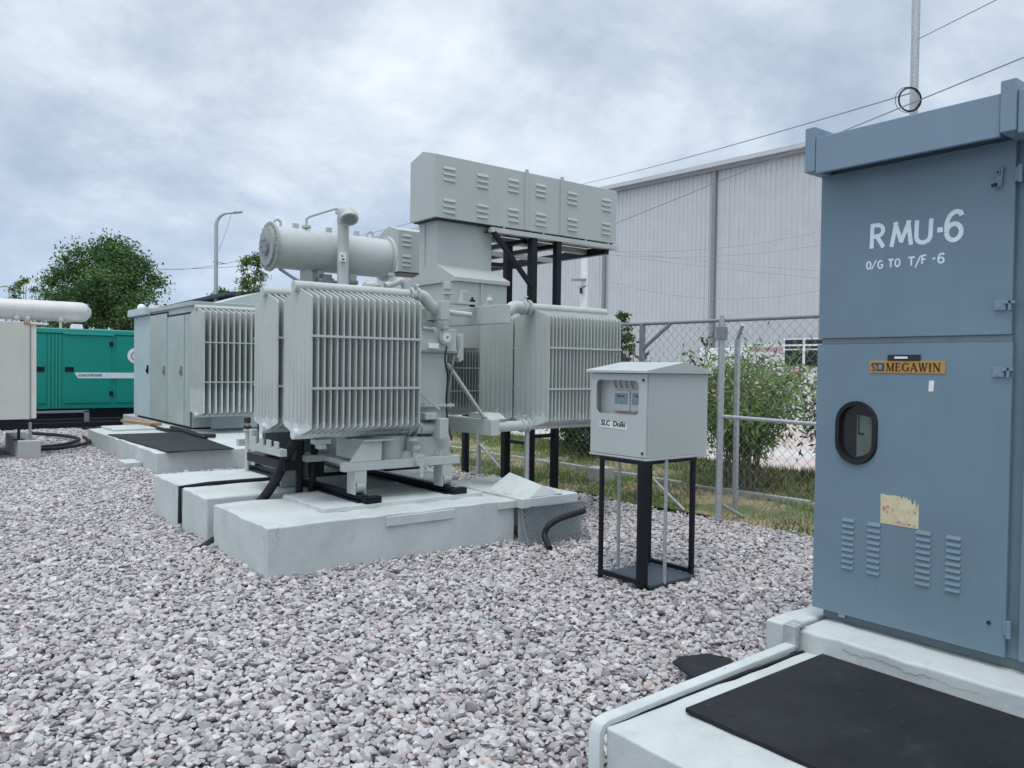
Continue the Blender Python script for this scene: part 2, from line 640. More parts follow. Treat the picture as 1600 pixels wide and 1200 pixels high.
# ------------------------------------------------------------------ world and sun
W = bpy.data.worlds.new('World')
SC.world = W
W.use_nodes = True
nt = W.node_tree
for n in list(nt.nodes):
    nt.nodes.remove(n)
out = nt.nodes.new('ShaderNodeOutputWorld')
bg = nt.nodes.new('ShaderNodeBackground')
SUN_EL, SUN_ROT = radians(70), radians(238)
sky = nt.nodes.new('ShaderNodeTexSky')
sky.sky_type = 'NISHITA'
sky.sun_disc = False
sky.sun_elevation = SUN_EL
sky.sun_rotation = SUN_ROT
tc = nt.nodes.new('ShaderNodeTexCoord')
sep = nt.nodes.new('ShaderNodeSeparateXYZ')
nt.links.new(tc.outputs['Generated'], sep.inputs[0])


def math_n(op, a, b=None):
    n = nt.nodes.new('ShaderNodeMath')
    n.operation = op
    for i, v in enumerate((a, b)):
        if v is None:
            continue
        if isinstance(v, (int, float)):
            n.inputs[i].default_value = v
        else:
            nt.links.new(v, n.inputs[i])
    return n.outputs[0]


zc = math_n('MAXIMUM', sep.outputs[2], 0.0)
zz = math_n('ADD', zc, 0.42)
cx = math_n('DIVIDE', sep.outputs[0], zz)
cy = math_n('DIVIDE', sep.outputs[1], zz)
cmb = nt.nodes.new('ShaderNodeCombineXYZ')
nt.links.new(cx, cmb.inputs[0])
nt.links.new(cy, cmb.inputs[1])
cmb.inputs[2].default_value = 3.7
na = noise(nt, cmb.outputs[0], 2.6, 10, .62, .15)
nb = noise(nt, cmb.outputs[0], 1.1, 3, .5, .2)
nn = math_n('ADD', math_n('MULTIPLY', na, .62), math_n('MULTIPLY', nb, .38))
cl = ramp(nt, nn, [(.37, (.32, .39, .495)), (.45, (.405, .48, .59)), (.51, (.49, .56, .665)), (.565, (.60, .665, .755)), (.64, (.735, .785, .855))])
# an overcast sky: brighter overhead than at the skyline, a little bluer low down
hz = ramp(nt, zc, [(0.0, (.835, .90, .985)), (.22, (.93, .95, .96)), (.45, (1.08, 1.07, 1.035)), (.7, (1.78, 1.73, 1.66)), (1.0, (2.4, 2.3, 2.2))])
cl = mixc(nt, 1.0, cl, hz, 'MULTIPLY')
hzm = ramp(nt, zc, [(0.0, (1, 1, 1)), (.16, (.25,) * 3), (.3, (0, 0, 0))])
cl = mixc(nt, math_n('MULTIPLY', hzm, .5), cl, (.46, .57, .71))
# thin admixture of the clear-sky colour above the cloud
sk = mixc(nt, 1.0, sky.outputs[0], (.085, .085, .085), 'MULTIPLY')
fin = mixc(nt, .08, cl, sk)
nt.links.new(fin, bg.inputs[0])
bg.inputs[1].default_value = 1.0
nt.links.new(bg.outputs[0], out.inputs[0])

sl = bpy.data.lights.new('sun', 'SUN')
sl.energy = 1.1
sl.angle = radians(30)
sl.color = (1, .965, .92)
so = bpy.data.objects.new('sun', sl)
COL.objects.link(so)
# Nishita: rotation measured clockwise from +Y
sd = Vector((sin(SUN_ROT) * cos(SUN_EL), cos(SUN_ROT) * cos(SUN_EL), sin(SUN_EL)))
so.rotation_euler = sd.to_track_quat('Z', 'Y').to_euler()
SC.view_settings.view_transform = 'Standard'
SC.view_settings.look = 'None'
SC.view_settings.exposure = 0.37
SC.view_settings.gamma = 1

# ------------------------------------------------------------------ ground
def sheet(name, x0, x1, y0, y1, z, mat, n=1):
    xs = np.linspace(x0, x1, n + 1); ys = np.linspace(y0, y1, n + 1)
    vs = [(x, y, z) for y in ys for x in xs]
    fs = [(j * (n + 1) + i, j * (n + 1) + i + 1, (j + 1) * (n + 1) + i + 1, (j + 1) * (n + 1) + i) for j in range(n) for i in range(n)]
    return structure(fast_mesh(name, vs, fs, mat))


sheet('ground', -900, 900, -900, 900, -.052, 'bed')
sheet('paving', 9.6, 60, -30, 60, -.010, 'paving')
# turf strip outside the yard, with a low bank
nx, ny = 46, 160
vs = []
for j in range(ny + 1):
    for i in range(nx + 1):
        x = 6.55 + (10.2 - 6.55) * i / nx
        y = -4 + 26 * j / ny
        e = .05 * sin(y * 1.3) + .03 * sin(y * 3.7 + x * 2)
        if i == 0:
            x += e * 2
        bank = .17 * math.exp(-((x - 9.1 - e * 2) / .55) ** 2)
        z = -.03 + .035 * min(1, (x - 6.5) / .3) + bank + rng.normal(0, .008)
        vs.append((x, y, z))
fs = [(j * (nx + 1) + i, j * (nx + 1) + i + 1, (j + 1) * (nx + 1) + i + 1, (j + 1) * (nx + 1) + i) for j in range(ny) for i in range(nx)]
structure(fast_mesh('turf_ground', vs, fs, 'turf', smooth=True))


def turf_z(x, y):
    e = .05 * sin(y * 1.3) + .03 * sin(y * 3.7 + x * 2)
    return -.03 + .035 * min(1, max(0, (x - 6.5) / .3)) + .17 * math.exp(-((x - 9.1 - e * 2) / .55) ** 2)


# ------------------------------------------------------------------ concrete slabs
PADS = []


def slab_mb(x0, x1, y0, y1, z0, z1, jit=.004, step=.10):
    bm = bmesh.new()
    nx, ny, nz = (max(1, int(abs(a) / step)) for a in (x1 - x0, y1 - y0, z1 - z0))
    def grid(o, u, v, a, b_):
        return [[bm.verts.new(Vector(o) + Vector(u) * (i / a) + Vector(v) * (j / b_)) for i in range(a + 1)] for j in range(b_ + 1)]
    dx, dy, dz = (x1 - x0, 0, 0), (0, y1 - y0, 0), (0, 0, z1 - z0)
    for o, u, v, a, b_ in (((x0, y0, z1), dx, dy, nx, ny), ((x0, y0, z0), dx, dz, nx, nz), ((x0, y1, z0), dx, dz, nx, nz),
                           ((x0, y0, z0), dy, dz, ny, nz), ((x1, y0, z0), dy, dz, ny, nz)):
        g = grid(o, u, v, a, b_)
        for j in range(b_):
            for i in range(a):
                bm.faces.new((g[j][i], g[j][i + 1], g[j + 1][i + 1], g[j + 1][i]))
    bmesh.ops.remove_doubles(bm, verts=bm.verts, dist=1e-4)
    for v in bm.verts:
        if v.co.z > z0 + .02:
            v.co += Vector((random.gauss(0, jit), random.gauss(0, jit), random.gauss(0, jit * .7)))
    mb = MB()
    bm.verts.index_update()
    mb.add([v.co for v in bm.verts], [tuple(q.index for q in f.verts) for f in bm.faces])
    bm.free()
    return mb


def reg(x0, x1, y0, y1):
    PADS.append((x0, x1, y0, y1))


# front transformer plinth
fp = thing('concrete_plinth', (3.2, 5.9, 0), 'long pale concrete plinth under the big finned transformer, with a mesh screened cable pit', 'plinth')
slab_mb(2.055, 4.25, 5.363, 6.53, -.15, .355).build('slab', 'conc', fp, .012)
slab_mb(4.25, 4.90, 5.255, 6.53, .29, .372, .003).build('cover_slab', 'conc', fp, .01)
slab_mb(2.62, 4.12, 5.66, 6.50, .355, .392, .004).build('raised_bed', 'conc', fp, .008)
slab_mb(4.56, 4.78, 5.9, 6.45, -.1, .289, .003).build('pit_wall', 'concgrey', fp)
MB().box(2.99, 3.62, 5.349, 5.364, .262, .335).build('repair_patch', 'conc', fp, .004)
MB().box(4.06, 4.25, 5.335, 5.364, .285, .352).build('repair_patch', 'conc', fp, .006)
# mortar hood over the cable entry
a0, a1, a2 = at(760, 766, Z=.37), at(826, 779, Z=.37), at(884, 772, Z=.37)
r0, r1_ = at(797, 737, Y=a0.y + .05), at(846, 757, Y=a1.y + .05)
bk0, bk1 = Vector((r0.x + .04, r0.y + .13, .37)), Vector((r1_.x + .06, r1_.y + .10, .37))
hood = MB().add([a0, a1, a2, r0, r1_, bk0, bk1], [(0, 1, 4, 3), (1, 2, 4), (2, 6, 4), (3, 4, 6, 5), (0, 3, 5), (0, 5, 6, 2, 1)])
hood.build('mortar_hood', 'conc', fp, .012)
# expanded-metal screen closing the pit
sc_a, sc_b = Vector((4.262, 5.275, 0)), Vector((4.93, 5.20, 0))
mbx = MB()
L = (sc_b - sc_a).length
dv = (sc_b - sc_a) / L
hgt, stp = .31, .030


def scr(sv, h):
    """point on the sagging mesh mat: hangs from the lip and kicks out at its foot"""
    k = 1 - h / hgt
    return sc_a + dv * sv + Vector((0, -.10 * k * k - .012 * sin(sv * 9), h - .015))


for k in range(-int(hgt / stp) - 1, int(L / stp) + 1):
    for sgn in (1, -1):
        pts = []
        for q in range(9):
            h = hgt * q / 8
            sv = k * stp + (h if sgn > 0 else hgt - h)
            if 0 <= sv <= L:
                pts.append(scr(sv, h) + Vector((0, -.003 * sgn, 0)))
        if len(pts) > 1:
            mbx.tube(pts, .0036, 4, False)
mbx.tube([scr(0, hgt * q / 8) for q in range(9)], .012, 6)
mbx.tube([scr(L * q / 8, hgt) for q in range(9)], .007, 6)
mbx.build('pit_screen', 'bluedark', fp)
MB().add([sc_a + Vector((0, .05, -.05)), sc_b + Vector((0, .05, -.05)), sc_b + Vector((0, .05, .288)), sc_a + Vector((0, .05, .288))], [(0, 1, 2, 3)]).build('pit_shutter', 'concgrey', fp)
hs = [at(859, 857, Z=.0), at(851, 838, Y=5.08), at(857, 822, Y=5.08), at(876, 810, Y=5.06), at(913, 798, Y=5.06)]
tag(MB().tube(curve_pts(hs), .026, 12).build('cable_conduit', 'rubber'), 'short black hose bending out of the gravel in front of the mesh cable pit', 'hose')
reg(2.03, 4.27, 5.34, 6.55)
reg(4.5, 4.8, 5.9, 6.5)

# rear transformer plinth
rp = thing('concrete_plinth', (3.2, 7.5, 0), 'pale concrete plinth under the big finned transformer, split by a black cable groove', 'plinth')
slab_mb(2.06, 4.6, 7.47, 8.40, -.15, .382).build('slab', 'conc', rp, .012)
slab_mb(2.06, 4.6, 6.73, 7.43, -.15, .376).build('slab', 'conc', rp, .02)
MB().box(2.075, 4.6, 7.43, 7.47, -.1, .30).build('groove', 'dark', rp)
MB().tube([(2.045, 7.45, .05), (2.045, 7.45, .378), (2.3, 7.45, .392), (4.6, 7.45, .392)], .017, 8).build('groove_cable', 'rubber', rp)
reg(2.03, 4.62, 6.71, 8.42)

# the back plinth with the mat (far transformer)
bp = thing('concrete_plinth', (3.6, 13.8, 0), 'low concrete plinth with a large black mat, under the worn grey green transformer', 'plinth')
RB = at(176, 671, Z=.30)
slab_mb(2.85, 6.6, 11.5, 16.3, -.1, .262, .005, .2).build('slab', 'conc', bp, .012)
slab_mb(RB.x, 4.2, RB.y, RB.y + 1.0, -.1, .300, .004, .25).build('raised_bed', 'conc', bp, .01)
slab_mb(4.22, 7.4, 14.8, 20.0, -.1, .290, .004, .25).build('raised_bed', 'concgrey', bp, .01)
reg(2.82, 6.6, 11.45, 16.35)
reg(3.3, 7.4, 16, 20.3)
mq = [at(168, 679.5, Z=.27), at(262, 707, Z=.27), at(366, 702, Z=.27), at(292, 676, Z=.27)]
mm = MB().prism(mq, (0, 0, .012))
tag(mm.build('rubber_mat', 'mat'), 'long black mat lying on the low plinth before the worn grey green transformer', 'mat')
tag(slab_mb(2.62, 2.84, 12.25, 12.75, -.06, .06, .003).build('concrete_block', 'conc', None, .006), 'small white concrete block set against the low plinth with the long black mat', 'block')

# switchgear slab, plinth, lip
kp = thing('concrete_plinth', (3.3, 1.4, 0), 'pale concrete step and plinth carrying the tall blue grey cabinet', 'plinth')
slab_mb(2.0, 3.28, -1.2, 1.985, -.15, .222, .003).build('step_slab', 'conc', kp, .01)
slab_mb(3.28, 5.0, -1.2, 2.035, -.15, .318, .004).build('upper_plinth', 'conc', kp, .016)
slab_mb(3.27, 5.0, 2.06, 2.19, -.15, .322, .003).build('side_strip', 'conc', kp, .012)
lp = [(1.975, 2.01, -.1), (1.975, 2.01, .2), (2.0, 2.012, .236), (2.06, 2.015, .244), (3.27, 2.062, .25)]
for (p_, q_) in zip(lp, lp[1:]):
    pass
lip = MB()
prof = [Vector((0, -.028, 0)), Vector((0, .028, 0))]
pts_in = [(1.995, -.1), (1.995, .19), (2.025, .218), (3.27, .224)]
pts_out = [(1.965, -.1), (1.965, .205), (1.985, .235), (2.02, .245), (3.27, .252)]
poly = [(x, 0, z) for x, z in pts_out] + [(x, 0, z) for x, z in reversed(pts_in)]
poly = [Vector((x, 1.982 + (x - 2) * .022, z)) for x, _, z in poly]
lip.prism(poly, (0, .056, 0))
lip.build('edge_lip', 'conc', kp, .006)
MB().box(2.02, 3.27, 1.986, 1.9995, .2, .226).build('joint', 'dark', kp)
br_ = MB()
br_.box(3.232, 3.262, 2.005, 2.075, .232, .338).box(3.262, 3.32, 2.005, 2.075, .326, .340)
br_.build('edge_bracket', 'galv', kp, .006)
reg(1.95, 5.0, -2, 2.2)
mt = MB()
mt.prism([(2.30, .45, .226), (3.245, .45, .226), (3.262, 1.893, .226), (2.318, 1.888, .226)], (0, 0, .018))
tag(mt.build('rubber_mat', 'mat', None, .003), 'thick black mat on the concrete step in front of the blue grey cabinet', 'mat')
# loose scrap of mat on the gravel
pa = [at(1050, 1037, Z=.03), at(1062, 1030, Z=.05), at(1104, 1024, Z=.03), at(1142, 1031, Z=.03), at(1150, 1045, Z=.02), at(1082, 1061, Z=.02)]
sm = MB().prism(pa, (0, 0, .012))
tag(sm.build('mat_scrap', 'mat', None, .003), 'curled black rubber scrap on gravel beside the concrete step', 'mat')

# ------------------------------------------------------------------ main transformer
T = thing('power_transformer', (3.5, 6.9, .39), 'large grey finned power transformer with a cylindrical oil tank on top, on the near plinths', 'transformer')


def radiator(parent, x0, x1, n, y0, y1, z0, z1, th=.0135, mat='fin', pipe_out=(0, 0), name='radiator'):
    """n hollow plates across X joined by round headers; plates are tall hexagons with pointed top and bottom"""
    mb = MB()
    yc = (y0 + y1) / 2
    pk = .062
    for i in range(n):
        x = x0 + (x1 - x0 - th) * i / (n - 1)
        poly = [(y0 + .012, z0), (yc - .05, z0 - pk), (yc + .05, z0 - pk), (y1 - .012, z0), (y1, z0 + .012), (y1, z1 - .02),
                (y1 - .02, z1), (yc + .05, z1 + pk), (yc - .05, z1 + pk), (y0 + .02, z1), (y0, z1 - .02), (y0, z0 + .012)]
        mb.prism([(x, yy, z) for yy, z in poly], (th, 0, 0))
        # swaged flutes standing proud of the plate face
        if i in (0, n - 1):
            for k in range(7):
                yy = y0 + (y1 - y0) * (k + .5) / 7
                mb.prism([(x if i == 0 else x + th, yy - .022, z0 + .04), (x if i == 0 else x + th, yy + .022, z0 + .04), (x - .0045 if i == 0 else x + th + .0045, yy + .008, z0 + .05), (x - .0045 if i == 0 else x + th + .0045, yy - .008, z0 + .05)], (0, 0, z1 - z0 - .09))
    rad = mb.build(name, mat, parent, .0035, seg=1)
    for z, r in ((z1 + pk + .018, .046), (z0 - pk + .012, .042)):
        h = MB().tube([(x0 - .035 - pipe_out[0], yc, z), (x1 + .03 + pipe_out[1], yc, z)], r, 20)
        h.build('header_pipe', mat, rad)
    for z in (z0 + (z1 - z0) * .307, z0 + (z1 - z0) * .696):
        for yy in (y0 - .005, y1 + .005):
            MB().box(x0 - .004, x1 + .006, yy - .005, yy + .005, z - .009, z + .009).build('tie_bar', mat, rad)
    return rad


radiator(T, 2.52, 3.497, 19, 5.70, 6.235, 1.000, 2.035)
radiator(T, 2.52, 3.497, 19, 6.37, 6.905, 1.000, 2.035)
radiator(T, 4.912, 5.880, 22, 5.70, 6.235, .985, 2.000)
radiator(T, 4.912, 5.880, 22, 6.265, 6.83, .985, 2.000)
radiator(T, 4.86, 5.80, 22, 7.95, 8.45, .985, 1.70)

# main tank and its lower body
tk = MB()
tk.box(3.2, 3.99, 7.02, 8.25, .70, 1.93).box(3.56, 3.975, 6.02, 7.02, .86, 1.62)
tank = tk.build('tank', 'grey', T, .01)
MB().box(3.50, 4.03, 5.98, 7.05, 1.135, 1.16).build('tank_flange', 'grey', T, .004)
MB().box(3.54, 4.06, 5.99, 7.05, 1.62, 1.655).box(3.16, 4.06, 7.05, 8.3, 1.93, 1.955).build('tank_cover', 'grey', T, .005)
YS = 5.78
bxa, bxb = at(640, 710, Y=5.86).x, at(703, 710, Y=5.86).x
bza, bzb = at(672, 728, Y=5.86).z, at(672, 682, Y=5.86).z
cxm = at(614, 710, Y=5.9).x
lower = MB()
lower.tube([(cxm, 6.02, bza), (cxm, 6.02, bzb + .02)], .172, 28).box(cxm, bxa, 5.93, 6.4, bza, bzb)
lower.box(bxa - .02, bxb, 5.86, 6.6, bza, bzb)
lower.box(3.1, bxb, 6.3, 8.2, .60, .88)
lower.build('lower_tank', 'grey', T, .012)
ga, gb, gc, gd_ = at(546, 723, Y=YS), at(568, 690, Y=YS + .02), at(597, 690, Y=YS + .02), at(590, 721, Y=YS)
MB().prism([ga, gb, (gc.x, YS + .02, gb.z), (gc.x - .015, YS, ga.z)], (0, .012, 0)).prism([(gb.x - .01, YS - .01, gb.z), (gc.x + .10, YS - .01, gb.z), (gc.x + .10, 6.0, gb.z), (gb.x - .01, 6.0, gb.z)], (0, 0, .014)).build('gusset', 'grey', T, .003)
MB().prism([(gb.x, YS + .04, ga.z), (gb.x, YS + .04, gb.z), (gb.x, 6.3, gb.z), (gb.x, 6.3, ga.z)], (.012, 0, 0)).build('gusset', 'grey', T, .003)
# inspection cover with a round flange
fc = at(691, 710, Y=5.85)
fl = MB()
fl.tube([(fc.x, 5.862, fc.z), (fc.x, 5.835, fc.z)], .075, 28).tube([(fc.x, 5.837, fc.z), (fc.x, 5.815, fc.z)], .055, 28)
fl.ball((fc.x, 5.812, fc.z), .012)
for k in range(8):
    a = k * pi / 4
    fl.tube([(fc.x + .065 * cos(a), 5.835, fc.z + .065 * sin(a)), (fc.x + .065 * cos(a), 5.825, fc.z + .065 * sin(a))], .006, 6)
fl.build('inspection_flange', 'grey', T)
# skid: channel frame on rollers, rails below
ka, kb_, kc = at(537, 724, Y=YS), at(544, 737.5, Y=YS), at(719, 716, Y=YS)
sk = MB()
sk.box(ka.x, kc.x, YS, YS + .07, kb_.z, ka.z).box(ka.x + .16, ka.x + .22, YS + .07, 8.2, kb_.z + .01, ka.z - .02).box(kc.x - .1, kc.x - .03, YS + .07, 8.2, kb_.z + .01, ka.z).box(ka.x, kc.x, 8.2, 8.28, kb_.z, ka.z)
sk.box(ka.x, kc.x - .05, 6.5, 6.6, kb_.z + .005, ka.z - .01)
sk.build('skid_frame', 'grey', T, .005)
rx1, rx2 = at(560, 755, Y=5.82).x, at(695, 742, Y=5.82).x
for xx, yy in ((rx1, 5.84), (rx2, 5.84), (rx1, 8.1), (rx2, 8.1)):
    rl = MB()
    rl.box(xx - .048, xx - .036, yy - .05, yy + .09, .45, kb_.z + .012).box(xx + .042, xx + .056, yy - .05, yy + .09, .45, kb_.z + .012)
    rl.box(xx - .048, xx + .056, yy - .056, yy - .046, .545, kb_.z)
    ro = rl.build('roller_bracket', 'grey', T, .003)
    MB().tube([(xx - .03, yy + .0, .515), (xx + .05, yy + .0, .515)], .062, 20).build('roller', 'grey', ro)
for xx in (rx1, rx2):
    ra = MB()
    ra.box(xx - .05, xx + .05, 5.74, 8.3, .393, .407).box(xx - .014, xx + .014, 5.74, 8.3, .407, .446).box(xx - .03, xx + .03, 5.70, 8.3, .440, .455)
    ra.build('rail', 'black', T, .003)
    MB().box(xx - .02, xx + .13, 5.66, 5.735, .394, .446).build('rail_stop', 'black', T, .006)

# cable duct cantilever headers: boxes running towards the viewer, pipes to the banks
def hbox(x0, x1, y0, y1, z0, z1):
    MB().box(x0, x1, y0, y1, z0, z1).build('header_box', 'grey', T, .006)


e, e2 = at(787.5, 500, Y=5.85), at(798, 500, Y=5.85)
f1, f2 = at(768, 650, Y=5.84), at(781, 650, Y=5.84)
ez0, ez1 = at(790, 505, Y=5.85).z, at(790, 475.5, Y=5.85).z
g1, g2_, h1, h2 = at(689.5, 469.5, Y=5.86), at(703, 500, Y=5.86), at(688, 654, Y=5.75), at(701, 685.5, Y=5.75)
fz0, fz1 = at(774, 681, Y=5.84).z, at(774, 656, Y=5.84).z
hbox(e.x, e2.x, 5.85, 7.3, ez0, ez1)
hbox(3.99, e.x, 7.15, 7.29, ez0 + .005, ez1 - .005)
hbox(g1.x, g2_.x, 5.86, 6.1, g2_.z, g1.z)
MB().box(3.72, 3.925, 6.1, 6.5, 1.86, 2.02).build('header_box', 'grey', T, .006)
hbox(f1.x, f2.x, 5.84, 7.2, fz0, fz1)
hbox(3.97, f1.x, 6.9, 7.1, fz0 + .004, fz1 - .004)
hbox(h1.x, h2.x, 5.75, 6.0, h2.z, h1.z)
MB().box(at(665, 650, Y=5.8).x, h1.x, 5.80, 5.95, h1.z - .01, h1.z + .045).build('bracket', 'grey', T, .004)
MB().prism([(f1.x + .02, 5.90, fz1), (f1.x + .02, 6.25, fz1), (f1.x + .02, 6.2, fz1 + .05), (f1.x + .02, 6.0, fz1 + .05)], (.20, 0, 0)).build('bracket', 'grey', T, .004)
zt1 = 2.035 + .062 + .018
zb1 = 1.0 - .062 + .012
zt2 = 2.0 + .062 + .018
zb2 = .985 - .062 + .012


def valve(x, y, z, r=.07, wheel=False, name='valve'):
    v = MB()
    for dx in (-.035, .035):
        v.tube([(x + dx - .009, y, z), (x + dx + .009, y, z)], r, 18)
        for k in range(6):
            a = k * pi / 3 + .3
            v.tube([(x + dx - .018, y + r * .8 * cos(a), z + r * .8 * sin(a)), (x + dx + .018, y + r * .8 * cos(a), z + r * .8 * sin(a))], .007, 6)
    v.tube([(x - .035, y, z), (x + .035, y, z)], r * .62, 14)
    v.tube([(x, y, z + r * .5), (x, y, z + r * 1.45)], .011, 8).tube([(x - .022, y, z + r * 1.3), (x + .03, y, z + r * 1.42)], .008, 6)
    return v.build(name, 'grey', T)


# bank one, top and bottom
valve(3.575, 5.968, zt1)
MB().tube(curve_pts([(3.615, 5.968, zt1), (3.68, 5.965, zt1 - .012), (3.75, 5.96, zt1 - .08), (g1.x + .03, 5.96, (g1.z + g2_.z) / 2)]), .055, 18).build('oil_pipe', 'grey', T)
valve(3.565, 5.968, zb1, .066)
MB().tube([(3.6, 5.88, (h1.z + h2.z) / 2), (h1.x + .02, 5.88, (h1.z + h2.z) / 2)], .05, 18).build('oil_pipe', 'grey', T)
# bank two
valve(4.83, 5.968, zt2, .075)
MB().tube(curve_pts([(e2.x - .03, 5.95, min(zt2, ez1 - .06)), (e2.x + .05, 5.955, min(zt2, ez1 - .05)), (e2.x + .12, 5.965, zt2 - .005), (4.80, 5.968, zt2)]), .058, 18).build('oil_pipe', 'grey', T)
PZ = at(797, 666, Y=5.93).z
MB().tube([(f2.x - .03, 5.93, PZ), (4.85, 5.95, PZ)], .05, 18).build('oil_pipe', 'grey', T)
MB().tube([(4.85, 5.95, .90), (4.85, 5.95, PZ + .04)], .042, 14).tube([(4.85, 5.95, zb2), (4.93, 5.968, zb2)], .04, 14).build('oil_pipe', 'grey', T)
valve(4.82, 5.95, PZ, .068)
MB().tube([(4.86, 5.95, .92), (4.86, 5.95, .30)], .024, 12).build('support_post', 'galv', T)
# braces
MB().bar(at(699, 568, Y=6.0), at(756, 652, Y=5.98), .045, .022).build('brace', 'grey', T, .003)
MB().bar((3.55, 5.97, 1.34), (3.80, 5.88, 1.12), .035, .018).build('brace', 'grey', T, .003)

# flange bolts and instrument leads
for k in range(9):
    MB().tube([(3.54 + k * .056, 5.99, 1.125), (3.54 + k * .056, 5.99, 1.172)], .008, 6).build('flange_bolt', 'grey', T)
MB().tube(curve_pts([(3.90, 5.925, 1.68), (3.88, 5.92, 1.56), (3.93, 5.95, 1.40), (3.94, 5.985, 1.2), (3.95, 5.97, 1.0), (3.93, 5.87, .84)]), .008, 8).build('instrument_lead', 'rubber', T)
MB().tube(curve_pts([(4.02, 5.98, 1.6), (3.99, 5.97, 1.5), (3.985, 6.0, 1.3), (3.985, 6.02, 1.17)]), .010, 8).build('instrument_lead', 'trim', T)
MB().tube(curve_pts([(2.75, 6.93, 2.36), (2.95, 6.85, 2.24), (3.25, 6.8, 2.20), (3.55, 6.7, 2.1), (3.75, 6.5, 1.95)]), .014, 8).build('instrument_lead', 'trim', T)
MB().bar((3.60, 5.99, .66), (3.60, 5.99, 1.10), .028, .005).build('earth_strip', 'galv', T)

# dial gauges on a terminal panel
pn = MB().box(3.62, 4.03, 5.962, 6.02, 1.635, 1.835)
panel = pn.build('gauge_panel', 'grey', T, .006)
g = at(697, 527, Y=5.93)
gm = MB().tube([(g.x, 5.97, g.z), (g.x, 5.925, g.z)], .066, 24).tube([(g.x, 5.926, g.z), (g.x, 5.915, g.z)], .052, 24)
gm.tube([(g.x - .03, 5.95, g.z + .075), (g.x + .03, 5.95, g.z + .085)], .013, 8)
gd = gm.build('dial_gauge', 'grey', panel)
MB().tube([(g.x, 5.9148, g.z), (g.x, 5.9135, g.z)], .043, 24).build('dial_face', 'paper', gd)
MB().box(g.x - .003, g.x + .025, 5.9125, 5.9135, g.z - .002, g.z + .004).tube([(g.x, 5.9135, g.z), (g.x, 5.91, g.z)], .008, 10).build('dial_needle', 'ink', gd)
g2 = at(668, 514, Y=5.95)
MB().tube([(g2.x - .05, 5.95, g2.z + .01), (g2.x + .06, 5.95, g2.z)], .013, 10).tube([(g2.x + .06, 5.96, g2.z), (g2.x + .06, 5.92, g2.z)], .02, 12).build('sampling_valve', 'grey', panel)
g3 = at(677, 541, Y=5.95)
MB().box(g3.x - .055, g3.x + .05, 5.935, 5.963, g3.z - .02, g3.z + .025).build('nameplate', 'white', panel, .003)
cb = at(722, 520, Y=6.0)
MB().prism([(cb.x - .05, 6.0, 1.80), (cb.x + .02, 6.0, 1.80), (cb.x + .02, 6.0, 1.56), (cb.x - .03, 6.0, 1.54), (cb.x - .045, 6.0, 1.66)], (0, .16, 0)).tube(curve_pts([(cb.x - .06, 5.98, 1.58), (cb.x - .035, 5.97, 1.66), (cb.x - .045, 5.97, 1.78)]), .012, 8).build('junction_box', 'grey', T, .006)

# drain valves hanging at the lower tank
dvx = at(650, 705, Y=5.78)
d_ = MB()
d_.tube([(dvx.x, 5.80, .90), (dvx.x, 5.80, .70)], .022, 12).tube([(dvx.x - .03, 5.79, .80), (dvx.x + .03, 5.79, .80)], .028, 10)
d_.tube([(dvx.x - .02, 5.79, .865), (dvx.x - .02, 5.79, .885)], .05, 14).tube([(dvx.x + .03, 5.74, .70), (dvx.x + .03, 5.80, .70)], .055, 18)
d_.tube([(dvx.x + .03, 5.735, .66), (dvx.x + .03, 5.735, .56)], .018, 10).tube([(dvx.x - .05, 5.82, .72), (dvx.x - .05, 5.86, .72)], .06, 18)
for k in range(6):
    a = k * pi / 3
    d_.ball((dvx.x + .03 + .04 * cos(a), 5.738, .70 + .04 * sin(a)), .008, seg=8, rings=5)
d_.tube([(dvx.x + .01, 5.76, .93), (dvx.x + .04, 5.76, 1.02)], .009, 8)
d_.build('drain_valve', 'grey', T)

# conservator: the oil drum above
cv = MB()
cy_, cz_ = 7.0, 2.56
cv.tube([(2.70, cy_, cz_), (3.86, cy_, cz_)], .19, 40)
cons = cv.build('conservator', 'grey', T)
for xx, dd in ((2.69, -1), (3.865, 1)):
    fm = MB().tube([(xx - .012, cy_, cz_), (xx + .012, cy_, cz_)], .222, 40)
    for k in range(20):
        a = k * 2 * pi / 20
        fm.tube([(xx + dd * .012, cy_ + .205 * cos(a), cz_ + .205 * sin(a)), (xx + dd * .024, cy_ + .205 * cos(a), cz_ + .205 * sin(a))], .008, 6)
    fm.tube([(xx + dd * .01, cy_, cz_), (xx + dd * .035, cy_, cz_)], .175, 32)
    fm.build('end_flange', 'grime' if dd < 0 else 'grey', cons)
og = MB().tube([(2.655, cy_, cz_), (2.635, cy_, cz_)], .085, 24)
for k in range(6):
    a = k * pi / 3
    og.tube([(2.637, cy_ + .06 * cos(a), cz_ + .06 * sin(a)), (2.625, cy_ + .06 * cos(a), cz_ + .06 * sin(a))], .012, 6)
og.build('oil_level_gauge', 'trim', cons)
for px in (433, 462, 514, 557, 578):
    q = at(px, 350, Y=cy_)
    lg = MB()
    if px in (433, 578):
        lg.tube(curve_pts([(q.x - .03, cy_, cz_ + .17), (q.x - .03, cy_, cz_ + .225), (q.x, cy_, cz_ + .252), (q.x + .032, cy_, cz_ + .232), (q.x + .032, cy_, cz_ + .19)], 4), .0125, 8)
    else:
        lg.box(q.x - .028, q.x + .028, cy_ - .012, cy_ + .012, cz_ + .18, cz_ + .238)
    lg.build('lifting_lug', 'grey', cons, .003)
q = at(480, 350, Y=6.95)
q2 = at(527, 325, Y=6.78)
